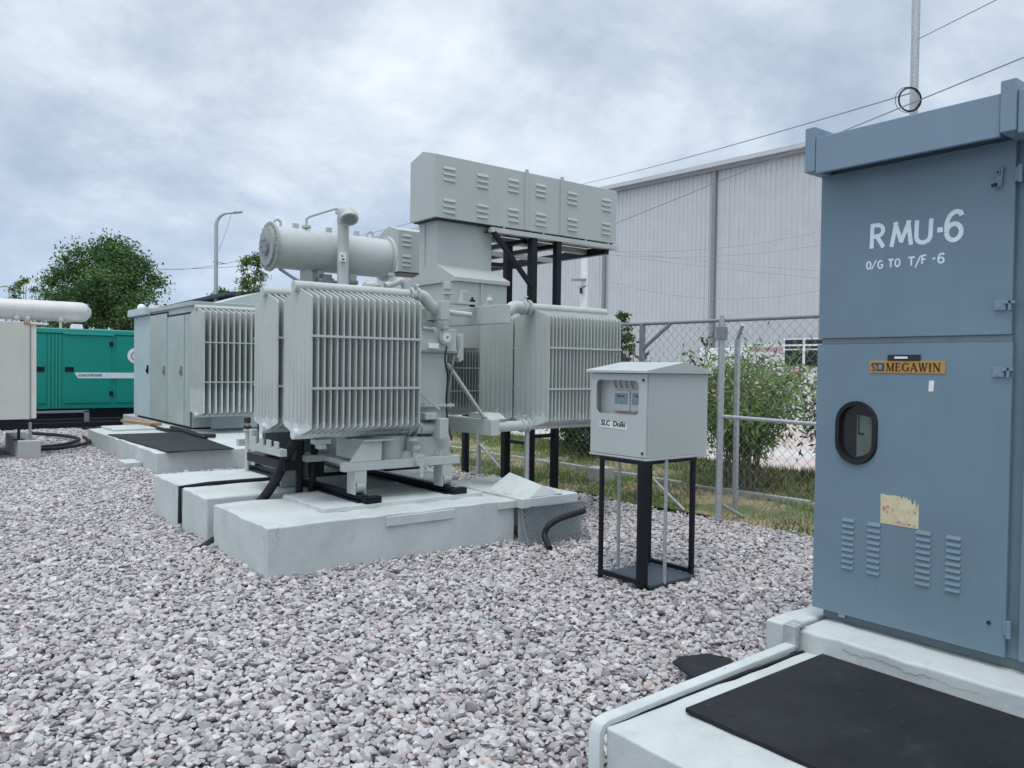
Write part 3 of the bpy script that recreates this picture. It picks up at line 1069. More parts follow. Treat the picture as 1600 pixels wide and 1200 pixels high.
bp_ = MB().tube([(q.x, 6.97, cz_ + .17), (q.x, 6.97, q.z + .05), (q.x + .03, 6.95, q.z + .075), (q2.x, 6.80, q2.z), (q2.x + .02, 6.79, q2.z - .01), (q2.x + .02, 6.79, q2.z - .07)], .012, 10)
bp_.tube([(q.x, 6.97, cz_ + .20), (q.x, 6.97, cz_ + .222)], .042, 16).tube([(q2.x + .02, 6.79, q2.z - .05), (q2.x + .02, 6.79, q2.z - .02)], .033, 14)
bp_.build('breather_pipe', 'grey', T)
# relief pipe with goose neck
q = at(536, 400, Y=6.72)
rx = q.x
top = at(530, 345, Y=6.72).z
rv = MB().tube([(rx, 6.72, 1.95), (rx, 6.72, top - .01)], .052, 22)
rv.tube(arc((rx - .01, 6.635, top - .02), 0, pi * .80, .085, (.15, 1, 0), (0, 0, 1), 10), .062, 22)
rv.tube([(rx - .022, 6.565, top + .025), (rx - .028, 6.54, top - .012)], .082, 24)
vent = rv.build('relief_pipe', 'grey', T)
MB().tube([(rx - .028, 6.540, top - .012), (rx - .0285, 6.538, top - .015)], .06, 22).build('vent_membrane', 'trim', vent)
qq = at(535, 403, Y=6.66)
MB().box(qq.x - .03, qq.x + .03, 6.645, 6.672, qq.z - .035, qq.z + .045).build('relay_plate', 'white', vent, .003)
MB().tube([(qq.x - .01, 6.645, qq.z + .015), (qq.x - .01, 6.64, qq.z + .015)], .008, 10).box(qq.x - .012, qq.x + .012, 6.641, 6.646, qq.z - .02, qq.z - .008).build('relay_mark', 'ink', vent)
# conservator legs and the pipework beneath it
for px in (478, 497, 548):
    q = at(px, 430, Y=cy_)
    MB().box(q.x - .035, q.x + .035, cy_ - .06, cy_ + .06, 1.95, cz_ - .16).build('conservator_leg', 'grey', T, .004)
bh = MB()
q = at(505, 434, Y=6.9)
bh.tube([(q.x - .06, 6.9, 2.27), (q.x + .1, 6.9, 2.27)], .04, 14).box(q.x - .02, q.x + .07, 6.86, 6.94, 2.23, 2.34).tube([(q.x + .1, 6.9, 2.27), (q.x + .35, 6.9, 2.29)], .02, 10)
bh.tube([(q.x + .02, 6.85, 2.26), (q.x + .02, 6.83, 2.26)], .03, 12)
bh.build('gas_relay', 'trim', T)
q = at(580, 442, Y=6.6)
MB().ball((q.x, 6.6, q.z - .03), .07, (1.25, 1, .8)).tube([(q.x - .1, 6.6, q.z - .08), (q.x + .2, 6.6, q.z - .08)], .03, 12).build('tank_dome', 'grey', T)
q = at(620, 440, Y=6.5)
tp = MB().tube(curve_pts([(q.x - .12, 6.5, q.z - .05), (q.x - .03, 6.5, q.z - .02), (q.x + .05, 6.5, q.z + .01), (q.x + .09, 6.5, q.z - .05), (q.x + .09, 6.5, q.z - .12)]), .032, 14)
tp.tube([(q.x - .06, 6.5, q.z), (q.x - .06, 6.5, q.z + .07)], .02, 10).tube([(q.x - .06, 6.5, q.z + .05), (q.x - .06, 6.5, q.z + .075)], .033, 12).tube([(q.x + .14, 6.45, q.z - .02), (q.x + .14, 6.45, q.z + .02)], .02, 10)
tp.build('oil_pipe', 'grey', T)
# fittings on the cover
for px, py, kind in ((699, 452, 0), (726, 462, 1), (738, 470, 2), (765, 470, 3), (652, 447, 4)):
    q = at(px, py, Y=6.3)
    ft = MB()
    if kind == 0:
        ft.tube([(q.x, 6.3, q.z + .06), (q.x, 6.3, q.z + .0)], .045, 16).tube([(q.x, 6.3, q.z), (q.x, 6.3, 1.66)], .026, 12).tube([(q.x, 6.3, q.z - .05), (q.x, 6.3, q.z - .035)], .055, 16).tube([(q.x, 6.3, q.z + .075), (q.x, 6.3, q.z + .06)], .03, 12)
    elif kind == 1:
        ft.prism([(q.x - .05, 6.3, q.z - .06), (q.x - .03, 6.3, q.z + .05), (q.x + .04, 6.3, q.z + .05), (q.x + .04, 6.3, q.z + .03), (q.x - .01, 6.3, q.z + .03), (q.x - .015, 6.3, q.z - .06)], (0, .03, 0))
        ft.box(q.x - .1, q.x + .1, 6.25, 6.4, q.z - .085, q.z - .06)
    elif kind == 2:
        ft.box(q.x - .02, q.x + .02, 6.28, 6.32, q.z - .06, q.z + .01).tube([(q.x, 6.3, q.z + .01), (q.x, 6.3, q.z + .035)], .012, 8)
    elif kind == 3:
        ft.ball((q.x, 6.3, q.z), .035).tube([(q.x, 6.3, q.z), (q.x, 6.3, q.z + .06)], .02, 10).box(q.x - .05, q.x + .1, 6.26, 6.36, q.z - .06, q.z - .03)
    else:
        ft.ball((q.x, 6.3, q.z), .02).tube([(q.x, 6.3, q.z), (q.x, 6.3, q.z - .08)], .009, 8)
    ft.build('cover_fitting', 'black' if kind == 2 else 'grey', T, .002)
MB().box(3.7, 3.975, 6.05, 6.9, 1.66, 1.90).build('tank_cover', 'grey', T, .005)
MB().tube([(3.93, 6.1, 2.0), (4.28, 6.1, 1.985)], .026, 12).build('oil_pipe', 'grey', T)

# cable box with a gabled lid, and the riser above it
X0 = 4.755
X0 *= 1.0
X1 = 5.5
yn, yf = 7.36, 8.06
ym = (yn + yf) / 2
# find eave/ridge heights from the survey
ze = at(711, 432, X=X0).z
yn = at(711, 432, X=X0).y
yf = at(628, 441, X=X0).y
ym = at(682, 413, X=X0).y
X1 = at(797, 436, Y=yn).x
zr = at(682, 413, X=X0).z
cbx = MB().box(X0 + .03, X1 - .02, yn + .03, yf - .03, 1.70, ze - .04).build('cable_box', 'duct', T, .006)
lid = MB().prism([(X0, yn, ze - .045), (X0, yn, ze), (X0, ym, zr), (X0, yf, ze), (X0, yf, ze - .045)], (X1 - X0, 0, 0))
lid.build('lid', 'duct', cbx, .004)
sx = at(754, 460, Y=yn).x
MB().box(sx - .012, sx + .012, yn + .012, yn + .034, 1.72, ze - .03).build('seam_strip', 'duct', cbx, .002)
q1, q2 = at(682, 400, Y=ym), at(768, 400, Y=ym)
yb = at(655, 380, X=q1.x).y
rs = MB().box(q1.x, q2.x, ym, yb, ze - .02, 3.12).build('riser_duct', 'duct', T, .006)
sy = at(664, 380, X=q1.x).y
MB().box(q1.x - .012, q1.x + .002, sy - .01, sy + .01, zr + .02, 3.1).build('seam_strip', 'duct', rs, .002)
MB().box(q1.x - .008, q2.x + .006, ym - .008, yb + .006, 3.09, 3.118).build('riser_flange', 'duct', rs, .003)

# left end furniture: notched bracket, cable duct stubs
nb_ = MB().box(2.50, 2.56, 6.25, 6.98, .74, .80)
for k in range(4):
    nb_.box(2.50, 2.515, 6.30 + k * .17, 6.39 + k * .17, .80, .86)
nb_.box(2.50, 2.56, 6.9, 6.97, .8, .92)
nb_.build('notched_bracket', 'grey', T, .004)
MB().box(2.6, 2.72, 6.4, 7.3, .60, .68).box(2.9, 3.05, 6.6, 6.75, .5, .68).build('cable_tray', 'black', T, .004)
MB().box(2.62, 3.4, 6.9, 6.96, .60, .92).box(2.62, 3.4, 6.96, 6.99, .62, .64).build('rear_panel', 'bluedark', T, .004)
MB().box(2.66, 2.80, 5.93, 6.02, .86, .90).box(2.70, 2.76, 5.93, 6.02, .82, .86).build('bracket', 'grey', T, .004)
MB().box(2.78, 2.98, 6.93, 7.0, .38, .62).build('support_post', 'grey', T, .004)

# black conduits dropping from the transformer
def conduit(pts, r, label, ribs=True):
    P = curve_pts(pts, 10)
    mb = MB()
    # ribbed corrugated hose: radius alternates along the run
    Q = []
    for a, b_ in zip(P, P[1:]):
        k = max(1, int((b_ - a).length / .009))
        Q += [a.lerp(b_, i / k) for i in range(k)]
    Q.append(P[-1])
    rs_ = [r * (1.0 if i % 2 else .9) for i in range(len(Q))] if ribs else r
    mb.tube(Q, rs_, 12)
    return tag(mb.build('cable_conduit', 'rubber'), label, 'conduit')


c0 = at(455, 697, Y=6.3)
conduit([at(462, 690, Y=6.35), at(449, 710, Y=6.42), at(432, 748, Y=6.55), at(405, 786, Y=6.62), at(372, 815, Y=6.64), at(345, 838, Y=6.64), at(318, 857, Y=6.6), at(300, 864, Z=-.03)], .043,
        'thick black corrugated conduit sloping from the transformer down between the two plinths to the gravel')
conduit([at(470, 688, Y=6.62), at(468, 730, Y=6.62), at(467, 770, Y=6.62), at(461, 800, Y=6.63)], .034, 'vertical black conduit dropping beside the sloping one, left of the pair under the fins')
conduit([at(492, 688, Y=6.58), at(489, 740, Y=6.58), at(486, 772, Y=6.60), at(484, 800, Y=6.62)], .032, 'vertical black conduit under the fins, nearest the roller feet')
conduit([at(437, 700, Y=7.0), at(436, 728, Y=7.0), at(436, 760, Z=.385)], .026, 'short black conduit standing on the rear plinth behind the sloping conduit')
# earthing pipe at the back edge of the rear plinth
ep = thing('earth_pipe', at(385, 734, Z=.382), 'slim grey upright pipe with two thin black wires, standing on the rear plinth', 'pipe')
eb = at(386, 736, Z=.383)
MB().tube([eb, eb + Vector((0, 0, .50))], .022, 12).tube([eb + Vector((0, 0, .42)), eb + Vector((0, 0, .44))], .04, 14).build('pipe', 'grey', ep)
MB().tube([eb + Vector((0, 0, .5)), eb + Vector((0, 0, .56))], .034, 12).tube([eb + Vector((-.03, 0, .45)), eb + Vector((.03, 0, .45))], .03, 10).build('clamp', 'brown', ep)
for dx, dd in ((.10, .0), (.15, .02)):
    MB().tube(curve_pts([eb + Vector((.02, 0, .01)), eb + Vector((dx * .6, -.02, .03)), eb + Vector((dx, -.05, .16)), eb + Vector((dx - .02, -.1, .36)), eb + Vector((dx - .04, -.14, .50))]), .007, 8).build('wire', 'rubber', ep)

# ------------------------------------------------------------------ bus duct and its steel stand
def louvre_mb(mb, x, z, w, h, yface, n=3, pitch=.06, out=.014, axis='Y', sgn=-1):
    """hooded slots pressed out of a sheet; face normal along axis"""
    for k in range(n):
        zc_ = z + (k - (n - 1) / 2) * pitch
        if axis == 'Y':
            mb.prism([(x - w / 2, yface, zc_ + h / 2), (x - w / 2, yface + sgn * out, zc_ - h / 2 + .004), (x - w / 2, yface + sgn * out, zc_ - h / 2), (x - w / 2, yface, zc_ - h / 2 + .001)], (w, 0, 0))
        else:
            mb.prism([(yface, x - w / 2, zc_ + h / 2), (yface + sgn * out, x - w / 2, zc_ - h / 2 + .003), (yface + sgn * out, x - w / 2, zc_ - h / 2), (yface, x - w / 2, zc_ - h / 2 + .001)], (0, w, 0))


def bus_duct(yf, xl, xr, z0, z1, depth, label, seams, lou, dark=False):
    D = thing('bus_duct', ((xl + xr) / 2, yf + depth / 2, z0), label, 'bus duct', 'grey louvred bus ducts')
    rise = .075
    MB().prism([(xl, yf, z0), (xl, yf, z1), (xl, yf + depth / 2, z1 + rise), (xl, yf + depth, z1), (xl, yf + depth, z0)], (xr - xl, 0, 0)).build('casing', 'duct', D, .004)
    for s in seams:
        MB().box(s - .02, s + .02, yf - .022, yf + .003, z0 + .0, z1 + .03).build('seam_flange', 'duct', D, .003)
    for (lx, lz, w) in lou:
        mb = MB()
        louvre_mb(mb, lx, lz, w, .034, yf, 3, .062, .016)
        mb.build('louvre', 'duct', D)
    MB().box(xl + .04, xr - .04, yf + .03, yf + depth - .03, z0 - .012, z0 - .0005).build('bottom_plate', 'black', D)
    return D


YD = 7.32
cols = [(702, 272, 322), (754, 283, 330), (802, 290, 336), (845, 298, 343), (894, 310, 351), (947, 320, 357)]
lou = []
for px, pt, pb in cols:
    a, b_ = at(px, pt, Y=YD), at(px, pb, Y=YD)
    lou += [(a.x, a.z, .155), (b_.x, b_.z, .155)]
seams = [at(822, 310, Y=YD).x, at(877, 320, Y=YD).x]
bus_duct(YD, 4.648, 7.43, 3.125, 3.805, .53, 'long grey louvred bus duct on the black steel stand, highest in the yard', seams, lou)
Y2 = 9.2
lou2 = [(5.40, 3.17, .13), (5.40, 2.90, .13), (5.70, 3.17, .13), (5.70, 2.90, .13), (6.0, 3.17, .13), (6.0, 2.90, .13)]
bus_duct(Y2, 5.272, 6.45, 2.75, 3.30, .5, 'second grey louvred bus duct, lower and farther, behind the riser of the first', [6.2], lou2)

F_ = thing('steel_stand', (6.4, 7.9, 0), 'black steel frame stand on four posts carrying the long bus duct', 'stand')
# beams
MB().box(5.40, 7.44, 7.30, 7.37, 3.045, 3.100).build('top_rail', 'grey', F_, .003)
MB().box(5.40, 7.44, 7.37, 7.46, 3.05, 3.060).build('top_rail_flange', 'black', F_, .002)
MB().box(5.40, 7.44, 7.80, 7.88, 3.03, 3.10).build('top_rail', 'grey', F_, .003)
MB().box(7.36, 7.44, 7.46, 10.4, 3.0, 3.10).build('side_beam', 'black', F_, .003)
MB().box(5.98, 6.06, 7.46, 10.2, 2.99, 3.045).build('side_beam', 'black', F_, .003)
MB().box(6.5, 6.58, 7.46, 10.2, 2.99, 3.045).build('side_beam', 'black', F_, .003)
for yy in (8.4, 9.3, 10.1):
    MB().box(5.4, 7.36, yy, yy + .07, 2.97, 3.03).build('cross_beam', 'grey' if yy < 9 else 'black', F_, .003)
for (x, y, zt, w) in ((6.056, 7.36, 3.045, .088), (6.45, 7.36, 3.045, .078), (6.056, 7.84, 3.03, .088), (6.53, 9.40, 2.98, .082)):
    MB().box(x - w / 2, x + w / 2, y - w / 2, y + w / 2, -.08, zt).build('post', 'black', F_, .004)
MB().bar((5.44, 7.325, 3.05), (6.03, 7.325, 2.46), .05, .05).build('brace', 'black', F_, .003)
MB().box(6.04, 6.07, 7.40, 7.80, .56, .60).build('rung', 'black', F_, .003)
MB().box(6.10, 6.41, 7.34, 7.38, .645, .69).build('rung', 'black', F_, .003)
for x in (5.6, 6.2, 6.9, 7.3):
    MB().tube([(x, 7.335, 3.10), (x, 7.335, 3.128)], .014, 8).build('bolt', 'galv', F_)

# ------------------------------------------------------------------ metering box on its stand
K = thing('meter_cabinet', (4.35, 3.95, 0), 'grey metering box with window and gabled lid on thin black legs in gravel', 'meter box')
bx0, bx1, by0, by1, bz0, bz1 = 4.05, 4.70, 3.672, 4.225, .885, 1.468
# body as a shell so that the window looks into it
bd = MB()
bd.box(bx0 + .018, bx1, by0, by0 + .012, bz0, bz1).box(bx0 + .018, bx1, by1 - .012, by1, bz0, bz1).box(bx1 - .012, bx1, by0 + .012, by1 - .012, bz0, bz1)
bd.box(bx0 + .018, bx1 - .012, by0 + .012, by1 - .012, bz0, bz0 + .012).box(bx0 + .018, bx1 - .012, by0 + .012, by1 - .012, bz1 - .012, bz1)
bd.box(bx0 - .002, bx1 + .004, by0 - .006, by1 + .006, bz0 - .016, bz0 - .001)
bd.build('body', 'box', K, .003)
w0, w1 = at(932, 593, X=bx0), at(997.5, 646, X=bx0)
wy0, wy1 = w1.y, w0.y
wz0, wz1 = at(965, 647, X=bx0).z, at(965, 594, X=bx0).z


def rrect(y0, y1, z0, z1, r, n=6):
    pts = []
    for (cy, cz, a0) in ((y1 - r, z1 - r, 0), (y0 + r, z1 - r, pi / 2), (y0 + r, z0 + r, pi), (y1 - r, z0 + r, 3 * pi / 2)):
        for i in range(n + 1):
            a = a0 + pi / 2 * i / n
            pts.append((cy + r * cos(a), cz + r * sin(a)))
    return pts


def framed_plate(x0, x1, oy0, oy1, oz0, oz1, hole):
    """plate in the YZ plane with a hole given as a (y,z) loop"""
    mb = MB()
    n = len(hole)
    cy = sum(h[0] for h in hole) / n; cz = sum(h[1] for h in hole) / n
    outer = []
    for (y, z) in hole:
        dy, dz = y - cy, z - cz
        t = min(((oy1 - cy) / dy if dy > 1e-9 else (oy0 - cy) / dy if dy < -1e-9 else 1e9), ((oz1 - cz) / dz if dz > 1e-9 else (oz0 - cz) / dz if dz < -1e-9 else 1e9))
        outer.append((cy + dy * t, cz + dz * t))
    # exact corners
    for (qy, qz) in ((oy0, oz0), (oy1, oz0), (oy0, oz1), (oy1, oz1)):
        j = min(range(n), key=lambda i: (outer[i][0] - qy) ** 2 + (outer[i][1] - qz) ** 2)
        outer[j] = (qy, qz)
    vs = [(x0, y, z) for y, z in outer] + [(x0, y, z) for y, z in hole] + [(x1, y, z) for y, z in outer] + [(x1, y, z) for y, z in hole]
    fs = []
    for i in range(n):
        j = (i + 1) % n
        fs += [(i, j, n + j, n + i), (2 * n + i, 3 * n + i, 3 * n + j, 2 * n + j), (i, 2 * n + i, 2 * n + j, j), (n + i, n + j, 3 * n + j, 3 * n + i)]
    return mb.add(vs, fs)


door = framed_plate(bx0, bx0 + .016, by0 + .006, by1 - .004, bz0 + .004, bz1 - .004, rrect(wy0, wy1, wz0, wz1, .035)).build('door', 'box', K)
(lambda pp: MB().add(pp, [tuple(range(len(pp)))]))([(bx0 + .008, y, z) for y, z in rrect(wy0 - .006, wy1 + .006, wz0 - .006, wz1 + .006, .038)]).build('window_pane', 'glass', door)
for zz_ in (bz1 - .045, bz0 + .035):
    MB().tube([(bx0 - .007, by0 + .035, zz_), (bx0 + .002, by0 + .035, zz_)], .009, 12).build('door_lock', 'ink', door)
# label strip with the handwritten line
l0, l1 = at(937, 657, X=bx0 - .002), at(979, 673, X=bx0 - .002)
lab = MB().prism([(bx0 - .0022, l0.y, l0.z), (bx0 - .0022, l1.y, l0.z - .004), (bx0 - .0022, l1.y, l1.z + .004), (bx0 - .0022, l0.y, l1.z + .012)], (.002, 0, 0)).build('label_strip', 'paper', door)
tm, tw = text_mb('SLC  Dolki', .052, ((bx0 - .0035, l0.y - .012, l1.z + .028), (0, -1, -.01), (0, 0.02, 1)), bold=.0012, shear=.12)
sc_ = (l0.y - l1.y - .022) / max(tw, .01)
tm, tw = text_mb('SLC  Dolki', .052, ((bx0 - .0035, l0.y - .012, l1.z + .026), (0, -1, -.01), (0, 0.02, 1)), bold=.0012, shear=.12, xscale=sc_, extrude=.0006)
tm.build('handwriting', 'ink', door)
# meters inside
mtp = MB().box(bx0 + .085, bx0 + .095, by0 + .02, by1 - .02, bz0 + .05, bz1 - .03)
mtp.build('back_board', 'paper', K)
c0_ = (wy0 + wy1) / 2
for (y0, y1, z0, z1) in ((c0_ - .055, c0_ + .075, 1.245, 1.325), (c0_ - .185, c0_ - .095, 1.245, 1.33)):
    me_ = MB().box(bx0 + .055, bx0 + .085, y0 - .015, y1 + .015, z0 - .05, z1 + .02).build('energy_meter', 'meterbody', K, .006)
    MB().box(bx0 + .054, bx0 + .0605, y0, y1, z0, z1).build('meter_display', 'lcd', me_, .002)
    MB().box(bx0 + .0525, bx0 + .0542, y0 + .03, y1 - .03, z1 - .026, z1 - .018).build('display_digits', 'ink', me_)
wr = MB()
for k in range(4):
    yy = c0_ + .08 - k * .055
    wr.tube(curve_pts([(bx0 + .075, yy, 1.36), (bx0 + .068, yy + .01, 1.40), (bx0 + .078, yy - .005, 1.45)]), .006, 6)
wr.build('wiring', 'trim', K)
# lid: ridge runs along Y
xr_, zr_ = 4.40, 1.552
ld = MB().prism([(bx0 - .03, by0 - .025, bz1 + .002), (bx0 - .03, by0 - .025, bz1 + .022), (xr_, by0 - .025, zr_), (bx1 + .03, by0 - .025, bz1 + .022), (bx1 + .03, by0 - .025, bz1 + .002)], (0, by1 - by0 + .05, 0))
ld.build('lid', 'box', K, .003)
# stand
for nm, x, y, w in (('leg', 4.055, 4.10, .028), ('leg', 4.60, 3.715, .032), ('leg', 4.60, 4.13, .03)):
    MB().box(x - w / 2, x + w / 2, y - w / 2, y + w / 2, -.03, bz0 - .016).build(nm, 'black', K, .003)
MB().box(4.035, 4.085, 3.69, 3.70, -.03, bz0 - .016).box(4.035, 4.045, 3.70, 3.735, -.03, bz0 - .016).box(4.0855, 4.108, 3.69, 3.72, -.03, bz0 - .016).build('leg', 'black', K, .002)
MB().box(4.04, 4.068, 3.73, 4.09, .012, .045).build('foot_rail', 'black', K, .003)
MB().box(4.586, 4.614, 3.73, 4.12, .012, .045).build('foot_rail', 'black', K, .003)
MB().box(4.04, 4.62, 3.695, 3.729, bz0 - .045, bz0 - .018).box(4.04, 4.07, 3.729, 4.11, bz0 - .045, bz0 - .018).box(4.585, 4.615, 3.729, 4.14, bz0 - .045, bz0 - .018).build('top_rail', 'black', K, .003)
MB().box(4.10, 4.58, 3.66, 4.12, -.01, .012).build('base_plate', 'roofdark', K, .003)
for px, pt, pb in ((1043, 719, 912), (970.5, 720, 886)):
    b0 = at(px - 5, pb, Z=.0)
    MB().tube([b0, b0 + Vector((0, 0, bz0 - .02))], .013, 12).build('cable_pipe', 'galv', K)

# ------------------------------------------------------------------ blue grey switchgear cabinet
B = thing('switchgear_cabinet', (4.1, 1.2, .318), 'tall blue grey switchgear cabinet lettered RMU-6 with an oval window', 'cabinet')
XD = 3.48
MB().box(XD + .030, 4.75, -1.0, 2.075, .366, 2.47).build('body', 'blue', B, .004)
MB().box(XD + .05, 4.72, -.95, 2.05, .318, .366).build('base_frame', 'bluedark', B, .004)
MB().box(XD + .008, XD + .031, 1.247, 2.060, 1.6295, 1.654).build('door_gap', 'bluedark', B)

WY0, WY1, WZ0, WZ1 = 1.776, 1.978, 1.075, 1.366


def stadium(y0, y1, z0, z1, n=16):
    r = (y1 - y0) / 2
    cy = (y0 + y1) / 2
    return [(cy + r * cos(a), z1 - r + r * sin(a)) for a in [pi * i / n for i in range(n + 1)]] + [(cy + r * cos(a), z0 + r + r * sin(a)) for a in [pi + pi * i / n for i in range(n + 1)]]


up_door = MB().box(XD, XD + .026, 1.248, 2.076, 1.655, 2.425).build('door', 'blue', B, .004)
lo_door = framed_plate(XD, XD + .026, 1.242, 2.078, .371, 1.628, stadium(WY0 + .018, WY1 - .018, WZ0 + .018, WZ1 - .018)).build('door', 'blue', B)
# neighbour bay, mostly outside the picture
MB().box(XD, XD + .026, .36, 1.195, 1.655, 2.425).build('door', 'blue', B, .004)
MB().box(XD, XD + .026, .36, 1.195, .371, 1.628).build('door', 'blue', B, .004)
for (y0, y1) in ((.93, .987), (.81, .868), (.60, .66), (.48, .538)):
    mb = MB()
    for k in range(9):
        louvre_mb(mb, (y0 + y1) / 2, .596 + k * .02725, y1 - y0, .017, XD, 1, .02, .0075, 'X', -1)
    mb.build('louvre_column', 'blue', B, ang=20)
# window: rubber ring, pane, what is behind
ring = MB()
n_ = 34
o1, o2 = stadium(WY0, WY1, WZ0, WZ1), stadium(WY0 + .022, WY1 - .022, WZ0 + .022, WZ1 - .022)
nn_ = len(o1)
vs = [(XD - .004, y, z) for y, z in o1] + [(XD - .014, y + (.008 if y < 1.877 else -.008) * 1, z) for y, z in o1] + [(XD - .012, y, z) for y, z in o2] + [(XD + .02, y, z) for y, z in o2] + [(XD + .002, y, z) for y, z in o1]
fs = []
for lay in range(4):
    A_, B_ = ((4, 0), (0, 1), (1, 2), (2, 3))[lay]
    for i in range(nn_):
        j = (i + 1) % nn_
        fs.append((A_ * nn_ + i, A_ * nn_ + j, B_ * nn_ + j, B_ * nn_ + i))
win = ring.add(vs, fs).build('oval_window', 'rubber', lo_door, ang=60)
MB().prism([(XD + .012, y, z) for y, z in stadium(WY0 + .019, WY1 - .019, WZ0 + .019, WZ1 - .019)], (.003, 0, 0)).build('pane', 'darkglass', win)
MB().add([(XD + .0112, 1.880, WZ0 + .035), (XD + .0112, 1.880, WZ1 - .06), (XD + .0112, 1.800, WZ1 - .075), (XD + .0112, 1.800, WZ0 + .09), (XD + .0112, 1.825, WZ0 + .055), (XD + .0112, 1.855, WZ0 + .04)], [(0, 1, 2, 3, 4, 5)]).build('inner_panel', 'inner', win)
MB().box(XD + .0095, XD + .011, 1.868, 1.874, 1.22, 1.31).box(XD + .0095, XD + .011, 1.845, 1.874, 1.213, 1.222).build('inner_handle', 'ink', win)

# lettering, hand painted with a flat brush
XL = XD - .0012
for ch, ya, yb_, za, zb, t in (('R', 1.832, 1.764, 2.056, 2.166, .0185), ('M', 1.739, 1.643, 2.053, 2.160, .0185), ('U', 1.632, 1.560, 2.050, 2.156, .0185), ('-', 1.540, 1.517, 2.045, 2.160, .021), ('6', 1.508, 1.438, 2.050, 2.174, .0195)):
    mb = MB()
    paint_glyph(mb, ch, ya, yb_, za, zb, t, XL)
    mb.build('painted_character', 'textw', up_door, smooth=False)
tx = MB()
for ch, ya, yb_, za, zb, t in (('O', 1.846, 1.824, 1.963, 2.000, .0072), ('/', 1.822, 1.800, 1.966, 1.998, .0062), ('G', 1.794, 1.769, 1.962, 1.999, .0072), ('T', 1.746, 1.722, 1.963, 2.000, .0075), ('O', 1.717, 1.693, 1.963, 2.0, .0072),
                                ('T', 1.659, 1.630, 1.963, 2.001, .0075), ('/', 1.628, 1.606, 1.958, 1.998, .0062), ('F', 1.602, 1.580, 1.966, 2.004, .0075), ('-', 1.557, 1.545, 1.966, 2.003, .0075), ('6', 1.535, 1.508, 1.963, 2.003, .0078)):
    paint_glyph(tx, ch, ya, yb_, za, zb, t, XL)
tx.build('painted_caption', 'textw', up_door, smooth=False)

# nameplate with serif capitals drawn as strokes
pl = MB().box(XD - .004, XD + .0005, 1.492, 1.820, 1.496, 1.551).build('nameplate', 'gold', lo_door, .0015)
MB().box(XD - .007, XD + .0005, 1.596, 1.737, 1.5515, 1.577).build('lamp_strip', 'ink', lo_door, .001)
MB().box(XD - .0085, XD - .0071, 1.648, 1.705, 1.560, 1.569).build('strip_print', 'white', lo_door)
XS = XD - .0056


def strokes(mb, segs, y0, z0, w, h):
    """segs in unit box (x right, y up) with thickness t; text runs towards -Y"""
    for (ax, ay, bx, by, t) in segs:
        a = Vector((XS, y0 - ax * w, z0 + ay * h)); b_ = Vector((XS, y0 - bx * w, z0 + by * h))
        d = (b_ - a).normalized()
        nrm = Vector((0, -d.z, d.y)) * (t * h / 2)
        mb.prism([a - nrm, b_ - nrm, b_ + nrm, a + nrm], (.0012, 0, 0))


K_, k_, s_ = .19, .08, .06
SER = {
    'M': [(.08, 0, .14, 1, k_), (.14, 1, .5, .05, K_), (.5, .05, .86, 1, k_), (.88, 0, .86, 1, K_), (-.06, .03, .22, .03, s_), (.74, .03, 1.04, .03, s_), (-.02, .97, .2, .97, s_), (.8, .97, 1.02, .97, s_)],
    'E': [(.2, 0, .2, 1, K_), (0, .03, .9, .03, s_), (0, .97, .88, .97, s_), (.2, .52, .66, .52, s_), (.9, .0, .92, .24, k_), (.88, .78, .88, 1, k_), (.66, .4, .66, .64, s_)],
    'G': [(.9, .8, .7, .96, k_), (.7, .96, .4, .97, k_), (.4, .97, .14, .76, .15), (.14, .78, .06, .48, K_), (.06, .52, .14, .22, K_), (.14, .24, .42, .03, .14), (.42, .03, .72, .04, k_), (.72, .04, .86, .14, k_), (.84, .08, .84, .44, K_), (.62, .45, 1.02, .45, s_), (.9, .74, .9, 1, s_)],
    'A': [(.08, 0, .5, 1, k_), (.46, 1, .9, 0, K_), (.24, .34, .72, .34, s_), (-.06, .03, .24, .03, s_), (.72, .03, 1.06, .03, s_)],
    'W': [(.08, 1, .3, 0, .16), (.3, 0, .5, .92, k_), (.46, .95, .72, 0, .16), (.72, 0, .94, 1, k_), (-.04, .97, .22, .97, s_), (.36, .97, .6, .97, s_), (.82, .97, 1.04, .97, s_)],
    'I': [(.5, 0, .5, 1, K_ * 1.0), (.1, .03, .9, .03, s_), (.1, .97, .9, .97, s_)],
    'N': [(.12, 0, .12, 1, k_), (.12, 1, .84, .02, K_), (.86, 0, .86, 1, k_), (-.06, .03, .3, .03, s_), (-.08, .97, .22, .97, s_), (.7, .97, 1.04, .97, s_)],
    'S': [(.82, .82, .6, .97, .12), (.6, .97, .3, .95, .12), (.3, .95, .12, .74, .16), (.14, .76, .8, .3, .2), (.8, .32, .7, .08, .16), (.7, .08, .4, .02, .12), (.4, .02, .1, .16, .12)],
}
nm = MB()
yy, zb_, hh = 1.742, 1.505, .036
for ch, w in (('M', .034), ('E', .024), ('G', .030), ('A', .030), ('W', .036), ('I', .013), ('N', .030)):
    strokes(nm, SER[ch], yy, zb_, w, hh)
    yy -= w + .0055
nm.build('nameplate_lettering', 'brown', lo_door, smooth=False)
nm = MB()
strokes(nm, SER['S'], 1.812, zb_, .022, hh)
nm.prism([(XS, 1.790, zb_), (XS, 1.752, zb_), (XS, 1.752, zb_ + hh), (XS, 1.796, zb_ + hh), (XS, 1.783, zb_ + hh * .5)], (.0012, 0, 0))
nm.build('nameplate_emblem', 'slate', lo_door, smooth=False)
MB().box(XS + .0003 - .0018, XS + .0003 - .0004, 1.762, 1.776, zb_ + .008, zb_ + .028).build('emblem_window', 'lcd', lo_door)
